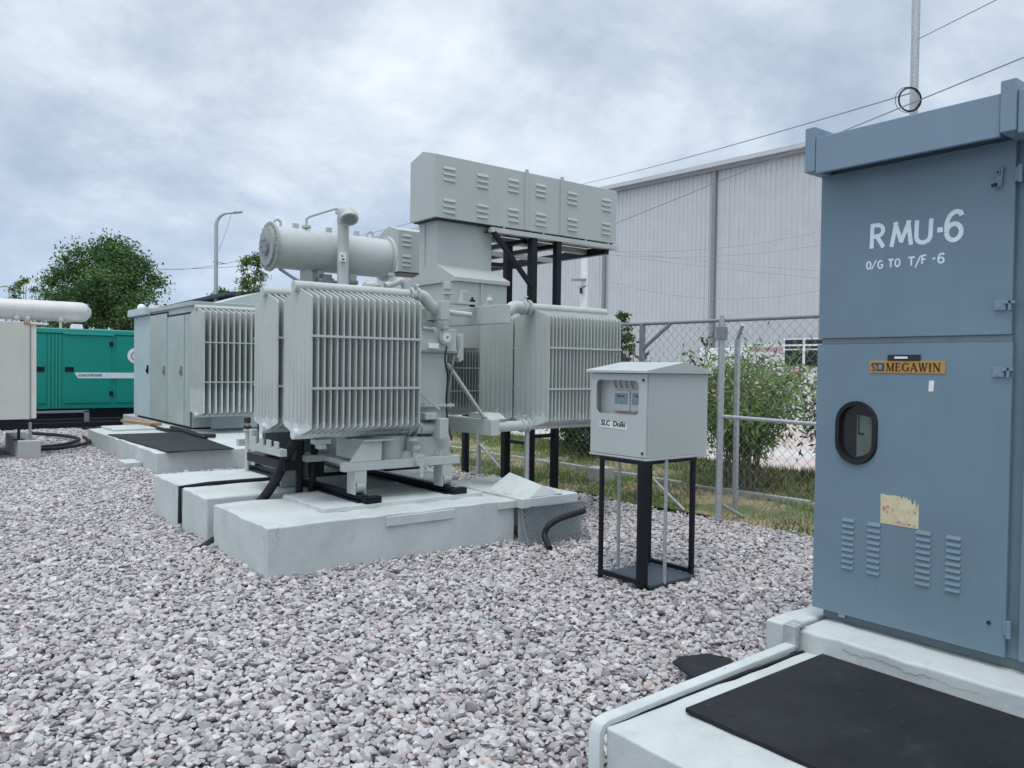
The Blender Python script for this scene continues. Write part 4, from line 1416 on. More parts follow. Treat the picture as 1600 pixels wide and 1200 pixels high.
# small white sticker, torn warning sheet
MB().prism([(XD - .002, 1.558, 1.466), (XD - .002, 1.537, 1.467), (XD - .002, 1.540, 1.421), (XD - .002, 1.560, 1.420)], (.002, 0, 0)).build('small_sticker', 'white', lo_door)
jag = [(1.754, .826), (1.588, .826), (1.588, .905), (1.590, .938), (1.598, .915), (1.606, .950), (1.612, .926), (1.618, .930), (1.626, .953), (1.633, .94), (1.640, .957), (1.648, .948), (1.654, .958), (1.662, .945), (1.672, .956), (1.70, .957), (1.72, .954), (1.756, .957)]
stk = MB().prism([(XD - .0018, y, z) for y, z in jag], (.0018, 0, 0)).build('warning_sticker', 'sticker', lo_door, smooth=False)
pr = MB()
def blob(y, z, ry, rz):
    pr.prism([(XD - .0026, y + ry * cos(a) * random.uniform(.7, 1.15), z + rz * sin(a) * random.uniform(.7, 1.15)) for a in [2 * pi * i / 10 for i in range(10)]], (.0007, 0, 0))
for (y, z, a, b_) in ((1.738, .895, .010, .012), (1.722, .905, .008, .010), (1.700, .893, .006, .008), (1.724, .880, .008, .006), (1.672, .842, .012, .006), (1.65, .838, .008, .005), (1.628, .838, .01, .006), (1.606, .835, .008, .005), (1.604, .893, .007, .007)):
    blob(y, z, a, b_)
pr.build('faded_print', 'fadedred', stk, smooth=False)
# louvres in the lower door
for (y0, y1) in ((1.876, 1.933), (1.754, 1.812), (1.535, 1.596), (1.414, 1.472)):
    mb = MB()
    n9 = 9
    for k in range(n9):
        z = .600 + k * (.818 - .600) / (n9 - 1) - .004
        louvre_mb(mb, (y0 + y1) / 2, z, y1 - y0, .017, XD, 1, .02, .0075, 'X', -1)
    mb.build('louvre_column', 'blue', lo_door, ang=20)


def latch(z, y=1.287, par=None):
    mb = MB().box(XD - .010, XD - .0005, y - .020, y + .022, z - .020, z + .020)
    mb.box(XD - .016, XD - .0005, y - .052, y - .012, z + .004, z + .016).box(XD - .016, XD - .006, y - .040, y - .030, z - .022, z + .016)
    mb.tube([(XD - .0102, y + .006, z - .006), (XD - .0125, y + .006, z - .006)], .006, 10)
    return mb.build('latch', 'bluecap', par, .002)


latch(1.773, par=up_door)
latch(1.507, par=lo_door)
for z, d_ in ((2.285, up_door), (.487, lo_door)):
    MB().tube([(XD - .006, 1.229, z - .035), (XD - .006, 1.229, z + .035)], .009, 12).box(XD - .006, XD + .005, 1.225, 1.249, z - .028, z + .028).build('hinge', 'bluecap', d_, .002)
hd = MB().prism([(XD - .008, 1.318, 2.315), (XD - .008, 1.288, 2.32), (XD - .008, 1.298, 2.245), (XD - .008, 1.312, 2.235)], (.0075, 0, 0))
hd.tube([(XD - .02, 1.305, 2.30), (XD, 1.305, 2.30)], .009, 12).tube([(XD - .02, 1.305, 2.252), (XD, 1.305, 2.252)], .010, 12)
hd.bar((XD - .014, 1.290, 2.325), (XD - .014, 1.296, 2.24), .006).build('door_handle', 'bluecap', up_door, .002)
MB().tube([(XD - .022, 1.305, 2.252), (XD - .022, 1.325, 2.250)], .007, 8).tube([(XD - .0105, 1.305, 2.30), (XD - .0205, 1.305, 2.30)], .0055, 8).build('handle_keyhole', 'ink', up_door)
MB().tube([(XD - .004, 1.302, .496), (XD + .002, 1.302, .496)], .008, 12).build('lock', 'ink', lo_door)
MB().box(XD + .03, XD + .055, 1.93, 1.96, .345, .372).build('jacking_tab', 'galv', B, .002)
# canopy
XF = 3.345
cp = MB().box(XF, XF + .02, 1.258, 2.029, 2.408, 2.574).box(XF + .02, 4.85, 1.258, 2.029, 2.475, 2.560)
cap = cp.build('canopy', 'bluecap', B, .004)
MB().box(XF - .004, 4.85, 2.0305, 2.082, 2.418, 2.625).build('canopy_end', 'bluecap', B, .006)
MB().box(XF - .012, 4.85, 1.200, 1.2565, 2.418, 2.617).build('canopy_joint', 'bluecap', B, .006)
MB().box(XF, XF + .02, -1.0, 1.1985, 2.408, 2.574).box(XF + .02, 4.85, -1.0, 1.1985, 2.475, 2.560).build('canopy', 'bluecap', B, .004)
MB().tube([(XF + .16, 2.02, 2.5755), (XF + .16, 2.02, 2.592)], .01, 8).build('bolt', 'galv', B)

# long hairline crack in the render of the upper plinth
ck = []
for i in range(46):
    t = i / 45
    px_ = 1318 + 215 * t
    q_ = at(px_, 1013 + 72 * t + 2.2 * sin(t * 17) + random.uniform(-2, 2), X=3.28)
    ck.append((-q_.y, q_.z))
mb = MB()
ribbon(mb, ck, .0035, lambda a, b_, l: Vector((3.2665, -a, b_)))
mb.build('crack', 'concgrey', kp, smooth=False)
mb = MB()
ribbon(mb, [(a, b_ - .003) for a, b_ in ck[:30]], .0022, lambda a, b_, l: Vector((3.2664, -a, b_)))
mb.build('crack', 'trim', kp, smooth=False)

# ------------------------------------------------------------------ worn transformer on the far plinth
T2 = thing('power_transformer', (5.2, 16.0, .30), 'worn grey green transformer with cabinet doors and a dark finned front, before the teal generator', 'transformer')
xa = 4.27
z0_, z1_ = .325, at(262, 480, X=xa).z
yq = [at(px, 560, X=xa).y for px in (210, 235.5, 262, 289, 318)]
MB().box(xa + .014, 7.0, 14.85, yq[0] - .02, z0_, z1_ - .05).build('cabinet', 'greyworn', T2, .006)
for (ya, yb_, mt_, dz_) in ((yq[1] + .012, yq[0] - .03, 'greyblue', .10), (yq[2] + .03, yq[1] - .015, 'greyworn', .12), (yq[3] + .02, yq[2] - .02, 'greyworn', .20), (14.9, yq[3] - .025, 'greyworn', .20)):
    MB().box(xa + .006, xa + .0135, ya - .03, yb_ + .03, z0_ + .01, z1_ - dz_ + .04).build('door_gap', 'dark', T2)
    d_ = MB().box(xa - .014, xa + .0055, ya, yb_, z0_ + .02, z1_ - dz_).build('door', mt_, T2, .005)
    if ya > 15:
        zh_ = at(240, 582, X=xa).z
        MB().box(xa - .04, xa - .0145, ya + .10, ya + .17, zh_ - .03, zh_ + .15).box(xa - .06, xa - .04, ya + .11, ya + .16, zh_ + .0, zh_ + .07).build('door_handle', 'black' if mt_ == 'greyblue' else 'trim', d_, .006)
MB().box(xa - .12, 7.05, yq[1] + .01, yq[0] + .12, z1_ - .09, z1_ + .06).build('roof_cap', 'greyblue', T2, .012)
MB().box(xa - .02, 7.0, 14.8, yq[1], z1_ - .05, z1_ + .03).build('roof', 'greyworn', T2, .008)
q = at(221, 478, X=xa + .1)
MB().ball((q.x, q.y, z1_ + .13), .085, (1, 1, .9)).tube([(q.x, q.y, z1_ + .05), (q.x, q.y, z1_ + .13)], .085, 14).build('roof_lug', 'white', T2)
q = at(242, 479, X=xa + .1)
MB().bar((q.x, q.y - .25, z1_ + .06), (q.x, q.y + .35, z1_ + .10), .07, .09).build('roof_bracket', 'cream', T2, .006)
rz1, rz0 = at(319, 483, Y=14.0).z, at(319, 648, Y=14.0).z
rxl, rxr = at(318, 560, Y=14.0).x, at(412, 560, Y=14.0).x
radiator(T2, rxl, rxr, 11, 14.0, 14.78, rz0 + .02, rz1 - .03, th=.026)
q0_, q1_ = at(330, 475, Y=17.5), at(402, 459, Y=17.5)
MB().prism([(q0_.x, 17.0, z1_ + .03), (q1_.x + 1.2, 17.0, z1_ + .03), (q1_.x + 1.2, 17.0, q1_.z), (q1_.x - .1, 17.0, q1_.z), (q0_.x, 17.0, q0_.z)], (0, 1.6, 0)).build('top_cover', 'greyworn', T2, .008)
MB().box(xa + .35, 6.9, 14.72, 14.86, .30, rz0 - .06).build('lower_panel', 'greyblue', T2, .005)
MB().box(xa + .05, 6.9, 14.9, yq[0] - .1, .295, z0_).build('base_channel', 'dark', T2)
pk_ = [at(196, 655, Z=.31), at(203, 659, Z=.31), at(246, 664, Z=.31), at(238, 659, Z=.31)]
tag(MB().bar(at(197, 657, Z=.33), at(244, 663, Z=.33), .22, .05).build('timber_plank', 'wood', None, .006), 'bare timber board lying on the plinth at the foot of the worn transformer', 'plank')
cbp = [at(px, py, Z=.30) for px, py in ((236, 666), (262, 672), (285, 673), (300, 678), (322, 684))]
tag(MB().tube(curve_pts(cbp), .03, 8).tube(curve_pts([at(px, py, Z=.31) for px, py in ((268, 668), (296, 674), (312, 680), (336, 681))]), .035, 8).build('cable_bundle', 'rubber'), 'black cables lying on the plinth at the foot of the worn transformer', 'cable')

# ------------------------------------------------------------------ teal generator
YG = 22.0
G = thing('generator', (3.5, YG + 1.2, 0), 'teal green generator enclosure with a white stripe, standing behind the worn transformer', 'generator')
gz0, gz1 = at(60, 640, Y=YG).z, at(60, 512, Y=YG).z
MB().box(.2, 6.4, YG, YG + 2.4, gz0, gz1 - .12).build('enclosure', 'teal', G, .02)
MB().box(.15, 6.45, YG - .04, YG + 2.45, gz1 - .12, gz1).build('roof', 'tealdark', G, .02)
MB().box(.25, 6.35, YG + .06, YG + 2.35, gz1, gz1 + .012).build('added_bounce_sheet', 'galv', G)  # unseen grey sheet, added to keep teal bounce light off the silencer drum
MB().box(.2, 6.4, YG + .05, YG + 2.35, .0, gz0).build('base_skid', 'black', G, .01)
dx0, dx1 = at(99, 530, Y=YG).x, at(174, 530, Y=YG).x
dz0, dz1 = at(130, 630, Y=YG).z, at(130, 524, Y=YG).z
for xx0, xx1 in ((dx0, dx1), (dx0 - .62, dx0 - .36), (dx1 + .12, 6.0)):
    d_ = MB().box(xx0, xx1, YG - .02, YG - .001, dz0, dz1).build('door', 'teal', G, .01)
    if xx0 < dx1:
        zz_ = at(107, 577, Y=YG).z
        MB().box(xx0 + .03, xx0 + .22, YG - .035, YG - .02, zz_ - .06, zz_ + .06).build('door_handle', 'black', d_, .005)
    if xx0 == dx0:
        MB().box(xx0, xx1 + .06, YG - .06, YG - .02, dz1 + .005, dz1 + .05).build('drip_rail', 'tealdark', G, .008)
        for fz in (.88, .14):
            zz_ = dz0 + (dz1 - dz0) * fz
            MB().box(xx1 - .05, xx1 + .04, YG - .04, YG - .02, zz_ - .06, zz_ + .06).build('hinge', 'black', d_, .005)
for k in range(4):
    MB().tube([(dx0 - .30 + k * .075, YG - .01, gz0 + .02), (dx0 - .30 + k * .075, YG - .01, gz1 - .14)], .022, 8).build('pillar_rib', 'tealdark', G)
sz0, sz1 = at(120, 591, Y=YG).z, at(120, 582, Y=YG).z
sx0 = at(116, 582, Y=YG).x
MB().prism([(sx0, YG - .026, sz1), (sx0 + .08, YG - .026, sz0), (6.2, YG - .026, sz0), (6.2, YG - .026, sz1)], (0, .004, 0)).build('white_stripe', 'textw', G)
q = at(122, 588, Y=YG)
tm, tw = text_mb('ADVANCE POWER SUPPORT', .085, ((q.x, YG - .0275, sz0 + .05), (1, 0, 0), (0, 0, 1)), bold=.002)
tm, tw = text_mb('ADVANCE POWER SUPPORT', .085, ((q.x, YG - .0275, sz0 + .045), (1, 0, 0), (0, 0, 1)), bold=.002, xscale=(at(160, 588, Y=YG).x - q.x) / tw)
tm.build('stripe_lettering', 'slate', G, smooth=False)
q = at(212, 556, Y=YG)
lg = MB().tube([(q.x, YG - .019, q.z), (q.x, YG - .034, q.z)], .20, 32).build('round_emblem', 'white', G)
MB().tube(arc((q.x, YG - .036, q.z), radians(60), radians(300), .11, (1, 0, 0), (0, 0, 1), 16), .014, 8).build('emblem_mark', 'trim', lg)
q = at(120, 508, Y=YG + .6)
MB().prism([(q.x - .14, YG + .5, gz1), (q.x + .14, YG + .5, gz1), (q.x + .11, YG + .5, gz1 + .14), (q.x - .11, YG + .5, gz1 + .14)], (0, .3, 0)).build('roof_vent', 'white', G, .01)
q = at(156, 512, Y=YG + .6)
MB().box(q.x - .15, q.x + .15, YG + .4, YG + .7, gz1, gz1 + .04).build('roof_hatch', 'tealdark', G, .01)
# silencer on legs above it
S = thing('exhaust_silencer', (1.5, YG + .9, gz1), 'long silver exhaust silencer drum on legs above the teal generator roof', 'silencer')
YC = YG + .9
zc_ = at(60, 485, Y=YC).z
rr_ = (at(60, 469, Y=YC).z - at(60, 501, Y=YC).z) / 2
xe = at(131, 485, Y=YC).x
MB().tube([(-3.0, YC, zc_), (xe - .25, YC, zc_), (xe - .05, YC, zc_), (xe + .05, YC, zc_), (xe + .16, YC, zc_)], [rr_, rr_, rr_ * .985, rr_ * .86, rr_ * .35], 40).build('drum', 'silver', S, ang=24)
for xx in (at(51, 485, Y=YC).x, at(20, 485, Y=YC).x):
    MB().tube([(xx - .012, YC, zc_), (xx + .012, YC, zc_)], rr_ + .006, 40).build('weld_band', 'silver', S)
for px in (27, 44, 96):
    q = at(px, 500, Y=YC - rr_)
    MB().tube([(q.x, YC - rr_ * .5, gz1), (q.x, YC - rr_ * .5, zc_ - rr_ * .5)], .035, 10).ball((q.x, YC - rr_ * .62, zc_ - rr_ * .8), .07, seg=12, rings=8).build('leg', 'silver', S)

# ------------------------------------------------------------------ beige canopy at the left edge
C_ = thing('equipment_canopy', (.6, 14.9, 0), 'beige sheet metal canopy standing on a concrete block foot, before the silver silencer', 'canopy')
YB = 14.3
q0, q1 = at(48, 503, Y=YB), at(48, 655, Y=YB)
MB().box(-2.5, q0.x, YB, YB + 2.2, q1.z, q0.z).build('casing', 'beige', C_, .008)
qq = at(57, 655, Y=YB)
MB().box(q0.x + .002, qq.x, YB + .01, YB + .05, q1.z + .01, q0.z - .04).build('corner_post', 'cream', C_, .006)
MB().box(q0.x - .012, q0.x - .004, YB - .012, YB + .001, q1.z, q0.z - .03).build('seam_strip', 'trim', C_)
MB().box(q0.x - .09, q0.x + .10, YB - .01, YB + .2, q0.z - .045, q0.z + .005).build('timber_packer', 'wood', C_, .005)
q = at(66, 507, Y=YB)
MB().box(q0.x + .0, q.x + .05, YB - .015, YB + .15, q0.z - .040, q0.z - .005).build('packer_cap', 'cream', C_, .005)
MB().box(-2.5, q0.x - .06, YB + .03, YB + 2.1, q1.z - .12, q1.z - .001).build('base_rail', 'black', C_, .006)
for px in (28, 46):
    q = at(px, 688, Y=YB + .1)
    MB().box(q.x - .02, q.x + .02, YB + .0, YB + .04, .28, q1.z - .05).box(q.x - .07, q.x + .07, YB - .03, YB + .09, .272, .288).build('jack_leg', 'black' if px < 40 else 'trim', C_, .004)
bf = slab_mb(1.52, 1.82, 14.1, 15.9, -.1, .272, .004).build('concrete_block', 'concgrey', None, .015)
tag(bf, 'rectangular concrete block foot under the corner of the beige canopy', 'block')
reg(1.5, 1.84, 14.05, 15.95)
tag(MB().tube(curve_pts([(1.9, 15.2, .06), (2.35, 15.6, .05), (2.75, 16.6, .05), (2.6, 17.6, .05), (2.2, 18.4, .05)]), .035, 8).tube(curve_pts([(1.85, 15.0, .05), (2.3, 15.1, .05), (2.8, 15.9, .05), (2.9, 17.0, .05)]), .03, 8).build('cable_bundle', 'rubber'), 'black cables snaking on gravel beside the concrete block foot', 'cable')
# clutter strip in front of the generator
CT = thing('pipe_rack', (2.6, 20.4, 0), 'low dark rack of steel channels lying in front of the teal generator base', 'rack')
MB().box(.6, 5.0, 20.2, 20.35, .0, .12).build('channel', 'black', CT, .008)
MB().box(.6, 5.0, 20.9, 21.05, -.02, .16).build('channel', 'rubber', CT, .008)
MB().box(.4, 5.0, 21.3, 21.9, -.05, .10).build('cable_tray', 'black', CT, .008)
q = at(118, 648, Y=20.4)
MB().box(.8, q.x + .3, 20.5, 20.56, .32, .37).box(q.x + .2, q.x + .3, 20.5, 20.56, .1, .36).build('rail', 'trim', CT, .004)

# ------------------------------------------------------------------ fence
XFN = 6.545
FN = thing('chain_link_fence', (XFN, 8, 0), 'chain link fence on galvanised posts between the gravel yard and the turf strip', 'fence')
fy0, fy1, fz0, fz1 = 1.2, 17.0, .08, 1.985
ms = MB()
d_ = .074
segs = []
L_, Hh = fy1 - fy0, fz1 - fz0
step_ = d_ * 1.4142
k = -int(Hh / step_) - 1
wr_ = .0021
while k * step_ < L_:
    for sg in (1, -1):
        s0 = k * step_
        a_, b_ = (s0, 0), (s0 + Hh, Hh)
        lo, hi = max(0, s0), min(L_, s0 + Hh)
        if hi - lo > .02:
            za, zb = lo - s0, hi - s0
            if sg < 0:
                za, zb = Hh - za, Hh - zb
            ms.tube([(XFN + .002 * sg, fy0 + lo, fz0 + za), (XFN + .002 * sg, fy0 + hi, fz0 + zb)], wr_, 3, False)
    k += 1
ms.build('mesh', 'wire', FN)
MB().tube([(XFN, fy0, fz1 + .005), (XFN, fy1, fz1 + .03)], .019, 10).build('top_rail', 'trim', FN)
ymn = 4.93
MB().tube([(XFN - .01, fy0, 1.0), (XFN - .01, ymn - .03, 1.035)], .020, 10).build('middle_rail', 'galv', FN)
MB().tube([(XFN - .03, ymn, -.1), (XFN - .03, ymn, 2.0)], .034, 16).tube([(XFN - .03, ymn, 2.0), (XFN - .03, ymn, 2.045)], .022, 12).build('post', 'galv', FN)
cl_ = MB().box(XFN - .075, XFN + .01, ymn - .04, ymn + .04, 1.80, 1.93)
cl_.build('post_clamp', 'trim', FN, .004)
MB().tube([(XFN - .0, ymn, .16), at(1161, 808, Z=.0)], .020, 10).build('strut', 'galv', FN)
for yy in (6.02, 9.09, 12.1, 15.1):
    MB().box(XFN - .025, XFN + .025, yy - .025, yy + .025, -.1, 2.0).build('post', 'trim' if yy < 9 else 'galv', FN, .004)
    MB().tube([(XFN, yy, .42), (XFN + .1, yy - .55, .0)], .016, 8).build('strut', 'galv', FN)
MB().bar((XFN - .01, 6.0, 1.72), (XFN - .01, 5.62, 1.98), .028).build('strut', 'trim', FN)
pa_ = at(1149, 780, X=7.0)
PT = MB().bar((7.0, pa_.y, -.05), (7.0, pa_.y + .01, 1.83), .045).bar((7.0, pa_.y + .01, 1.83), (6.93, pa_.y - .10, 1.97), .03)
tag(PT.build('fence_post', 'galv', None, .004), 'lone steel angle post with a bent tip, just beyond the round fence post', 'post')

# kerb strip in the turf
ks = [at(1017, 748, Z=.03), at(1145, 770, Z=.03), at(1290, 791, Z=.03)]
dirk = (ks[0] - ks[2]).normalized()
kb = MB()
A_ = ks[2] - dirk * 4
Bk = ks[0] + dirk * 9
nseg = 26
for i in range(nseg):
    a = A_.lerp(Bk, (i + .04) / nseg); b_ = A_.lerp(Bk, (i + .97) / nseg)
    a.z = b_.z = turf_z((a.x + b_.x) / 2, (a.y + b_.y) / 2) + .01 + random.uniform(-.01, .012)
    a += Vector((random.gauss(0, .015), 0, 0))
    kb.bar(a, b_, .07, .07)
tag(kb.build('kerb', 'concgrey', None, .008), 'thin broken kerb of pale concrete running through the turf beyond the fence', 'kerb')
tag(slab_mb(7.25, 7.5, 7.35, 7.6, -.1, .20, .006, .08).build('concrete_block', 'concgrey', None, .02), 'weathered concrete block in the turf behind the black steel posts', 'block')

# ------------------------------------------------------------------ vegetation
def leaves(name, centres, mat, parent, size, asp=.5, droop=.3, three=False):
    """small folded leaf faces at the given centres"""
    P = np.asarray(centres, float)
    n = len(P)
    s = size * rng.uniform(.65, 1.25, n)[:, None]
    d = rng.normal(size=(n, 3)); d[:, 2] -= droop
    d /= np.linalg.norm(d, axis=1)[:, None]
    t = rng.normal(size=(n, 3)); t[:, 2] += .6
    w = np.cross(d, t); w /= np.linalg.norm(w, axis=1)[:, None] + 1e-9
    a, b_ = P - d * s * .5, P + d * s * .5
    c, e = P + w * s * asp * .5, P - w * s * asp * .5
    V = np.stack([a, c, b_, e], 1).reshape(-1, 3)
    Fc = np.arange(4 * n).reshape(n, 4)
    return fast_mesh(name, V, Fc, mat, parent)


def clump_points(centres, radii, per):
    out_ = []
    for c, r, k in zip(centres, radii, per):
        v = rng.normal(size=(k, 3)); v /= np.linalg.norm(v, axis=1)[:, None]
        rad = np.minimum(np.abs(rng.normal(0, .52, k)) + rng.uniform(0, .25, k), 1.05)
        out_.append(np.asarray(c) + v * rad[:, None] * np.asarray(r))
    return np.concatenate(out_)


def tree(name, base, height, width, label, leafm, nclump, nleaf, lsize, trunk_r, low=.28, group=None, shape=1.0, asp=.55, seed=1, bark='bark'):
    random.seed(seed)
    o = thing(name, base, label, 'tree', group)
    base = Vector(base)
    tr = MB()
    topz = height * .62
    pts = [base + Vector((0, 0, -.2)), base + Vector((.02 * height, 0, height * .2)), base + Vector((-.01 * height, .01 * height, height * .42)), base + Vector((.0, 0, topz))]
    tr.tube(curve_pts(pts, 5), trunk_r, 10, True, trunk_r * .35)
    cc, rr, pp = [], [], []
    for i in range(nclump):
        a = random.uniform(0, 2 * pi)
        zf = random.uniform(0, 1)
        prof = (math.sin(pi * min(1, (zf * .86 + .12))) ** .6) if shape > .5 else (1 - zf) ** .7 + .12
        rad = width / 2 * prof * math.sqrt(random.uniform(.12, 1))
        c = base + Vector((cos(a) * rad * .86, sin(a) * rad * .86, height * (low + (1 - low) * zf * .93)))
        cc.append(tuple(c))
        s = width * random.uniform(.085, .155)
        rr.append((s, s, s * random.uniform(.55, .8)))
        pp.append(int(nleaf / nclump * (s / (width * .12)) ** 2))
        if i % 2 == 0:
            st = pts[1].lerp(pts[3], random.uniform(.25, 1))
            mid = st.lerp(c, .5) + Vector((0, 0, height * .03))
            tr.tube(curve_pts([st, mid, c], 4), trunk_r * .28, 6, False, trunk_r * .06)
    tr.build('trunk', bark, o)
    leaves('crown', clump_points(cc, rr, pp), leafm, o, lsize, asp)
    return o


D0 = 46
q = at(158, 575, D=D0)
tree('broadleaf_tree', (q.x, q.y, 0), at(158, 366, D=D0).z, 8.2, 'large dark rounded tree behind the silver silencer and teal generator', 'leaf_big', 150, 42000, .19, .28, low=.16, seed=4)
D1 = 58
q = at(34, 600, D=D1)
tree('broadleaf_tree', (q.x, q.y, 0), at(34, 428, D=D1).z, 3.6, 'small pale tree low behind the silver silencer, beside the large rounded tree', 'leaf_lt', 60, 7000, .16, .16, low=.2, seed=9)
D2 = 34
q = at(393, 600, D=D2)
tree('young_tree', (q.x, q.y, 0), at(398, 384, D=D2).z, 3.0, 'slim light green young tree behind the end flange of the oil drum', 'leaf_lt', 90, 8000, .11, .09, low=.22, shape=.2, seed=5)
q = at(350, 600, D=60)
tree('broadleaf_tree', (q.x, q.y, 0), at(350, 449, D=60).z, 5, 'low distant tree top showing over the dark shed roof', 'leaf_big', 40, 8000, .25, .2, low=.3, seed=12)
D3 = 17
q = at(972, 640, D=D3)
tree('conifer_shrub', (q.x, q.y, 0), at(958, 476, D=D3).z, .82, 'narrow green conifer shrub beyond the fence, behind the second bank of fins', 'leaf_cy', 90, 9000, .06, .05, low=.02, shape=1.0, seed=6)
for px, pt, lab in ((1002, 528, 'thin leafy sapling rising just behind the metering box lid, left of the taller one'), (1075, 528, 'taller thin leafy sapling behind the metering box lid')):
    D4 = 9.2
    q = at(px, 700, D=D4)
    hz_ = at(px, pt, D=D4).z
    o = thing('sapling', (q.x, q.y, 0), lab, 'plant', 'leafy saplings behind the metering box')
    stx, lf = MB(), []
    for k in range(3):
        tip = Vector((q.x + random.uniform(-.12, .14), q.y + random.uniform(-.25, .15), hz_ - k * .18))
        stx.tube(curve_pts([(q.x, q.y, -.05), ((q.x + tip.x) / 2, (q.y + tip.y) / 2, tip.z * .5), tip], 5), .012, 6, False, .004)
        for i in range(60):
            f = random.uniform(.5, 1.02)
            lf.append((q.x + (tip.x - q.x) * f + random.gauss(0, .045), q.y + (tip.y - q.y) * f + random.gauss(0, .045), tip.z * f + random.gauss(0, .03)))
    stx.build('stem', 'stem', o)
    leaves('foliage', lf, 'leaf_dk', o, .062, .55)


def stem_bush(base, height, spread, nst, label, name, leafm, nleaf, lsize, asp, flower=None, nfl=40, seed=1, start=.30):
    random.seed(seed)
    base = Vector(base)
    o = thing(name, base, label, 'bush')
    st = MB()
    lf, fl_ = [], []
    for k in range(nst):
        a = random.uniform(0, 2 * pi)
        s = spread * math.sqrt(random.uniform(.02, 1))
        hh_ = height * random.uniform(.72, 1.0) * (1 - .25 * (s / spread) ** 2)
        tip = base + Vector((cos(a) * s, sin(a) * s, hh_))
        b0 = base + Vector((cos(a) * .22 * s / spread + random.gauss(0, .04), sin(a) * .22 * s / spread + random.gauss(0, .04), -.05))
        mid = base + Vector((cos(a) * s * .35, sin(a) * s * .35, hh_ * .55))
        P = curve_pts([b0, mid, tip], 8)
        st.tube(P, .010, 6, False, .004)
        for i in range(int(nleaf / nst)):
            f = start + (1.03 - start) * random.random() ** .75
            j = min(len(P) - 2, int(f * (len(P) - 1)))
            p0 = P[j].lerp(P[j + 1], random.random())
            g_ = .06 + .13 * f
            lf.append((p0.x + random.gauss(0, g_), p0.y + random.gauss(0, g_), p0.z + random.gauss(0, g_ * .8)))
        if flower and random.random() < .8:
            for i in range(int(nfl / nst) + 1):
                fl_.append((tip.x + random.gauss(0, .07), tip.y + random.gauss(0, .07), tip.z + random.gauss(.03, .06)))
    st.build('stems', 'stem', o)
    leaves('foliage', lf, leafm, o, lsize, asp, droop=-.1)
    if flower:
        leaves('blossoms', fl_, flower, o, .055, .8)
    return o


q = at(1163, 752, Z=.12)
stem_bush((q.x, q.y, .1), 1.72, 1.0, 40, 'broad pink flowering oleander bush behind the fence, between the metering box and blue cabinet', 'oleander_bush', 'leaf_ol', 10500, .105, .22, 'pink', 130, seed=3, start=.30)
q = at(1290, 760, Z=.1)
stem_bush((q.x + .3, q.y - .3, .05), 1.35, .6, 26, 'white flowering oleander bush half hidden by the blue grey cabinet', 'oleander_bush', 'leaf_dk', 5600, .105, .26, 'whitepetal', 60, seed=8, start=.12)
# dark dense shrub seen low through the stand
q = at(905, 724, Z=.0)
o = thing('hedge_shrub', (q.x + .5, q.y + .4, 0), 'dark dense shrub low behind the fence, seen between black steel posts and metering box', 'bush')
cc = [(q.x + .45 + random.uniform(-.4, .5), q.y + random.uniform(-.7, .9), random.uniform(.12, .72)) for _ in range(34)]
MB().tube([(q.x + .5, q.y + .4, -.1), (q.x + .5, q.y + .4, .5)], .03, 8).build('stem', 'stem', o)
leaves('foliage', clump_points(cc, [(.26, .26, .2)] * 34, [190] * 34), 'leaf_dk', o, .085, .3)

# turf: blades as one mass
nb_ = 90000
bx = rng.uniform(6.62, 10.0, nb_); by = rng.uniform(.8, 18.5, nb_)
kp_ = (np.sin(bx * 2.3 + np.sin(by * 1.7) * 1.3) * np.sin(by * 1.25 + bx) + rng.normal(0, .5, nb_) + np.where(bx > 8.55, 1.1, -.05)) > .12
bx, by = bx[kp_], by[kp_]
ok = np.array([seen((x, y, .1), 700) for x, y in zip(bx, by)])
bx, by = bx[ok], by[ok]
bz = np.array([turf_z(x, y) for x, y in zip(bx, by)])
nb_ = len(bx)
hh_ = rng.uniform(.025, .075, nb_) * np.where(np.abs(bx - 9.15) < .5, 1.7, 1)
an = rng.uniform(0, 2 * pi, nb_)
wx, wy = np.cos(an) * .006, np.sin(an) * .006
lx, ly = rng.normal(0, .025, nb_), rng.normal(0, .025, nb_)
V = np.stack([np.stack([bx - wx, by - wy, bz - .005], 1), np.stack([bx + wx, by + wy, bz - .005], 1), np.stack([bx + lx, by + ly, bz + hh_], 1)], 1).reshape(-1, 3)
g_ = stuff(fast_mesh('grass', V, np.arange(3 * nb_).reshape(nb_, 3), 'grass'))
tag(g_, 'patchy green and straw coloured grass in the strip beyond the fence', 'grass')

# ------------------------------------------------------------------ warehouse
a3 = radians(-3)
wd = Vector((sin(a3), cos(a3), 0)); wn = Vector((cos(a3), -sin(a3), 0))
P0 = Vector((24.58, 19.07, 0))
ZE = 9.15
WH = thing('warehouse', P0 + wn * 6, 'tall pale grey corrugated warehouse with a dark eave line, beyond the fence', 'building')


def wp(s, n_, z):
    return P0 + wd * s + wn * n_ + Vector((0, 0, z))


def corrugated(s0, s1, z0, z1, pitch=.21, depth=.034):
    vs, fs = [], []
    s = s0
    prof_ = []
    while s < s1:
        for f, dpt in ((0, 0), (.55, 0), (.62, -depth), (.93, -depth)):
            prof_.append((s + pitch * f, dpt))
        s += pitch
    for (ss, dd) in prof_:
        vs += [tuple(wp(ss, dd, z0)), tuple(wp(ss, dd, z1))]
    for i in range(len(prof_) - 1):
        fs.append((2 * i, 2 * i + 2, 2 * i + 3, 2 * i + 1))
    return vs, fs


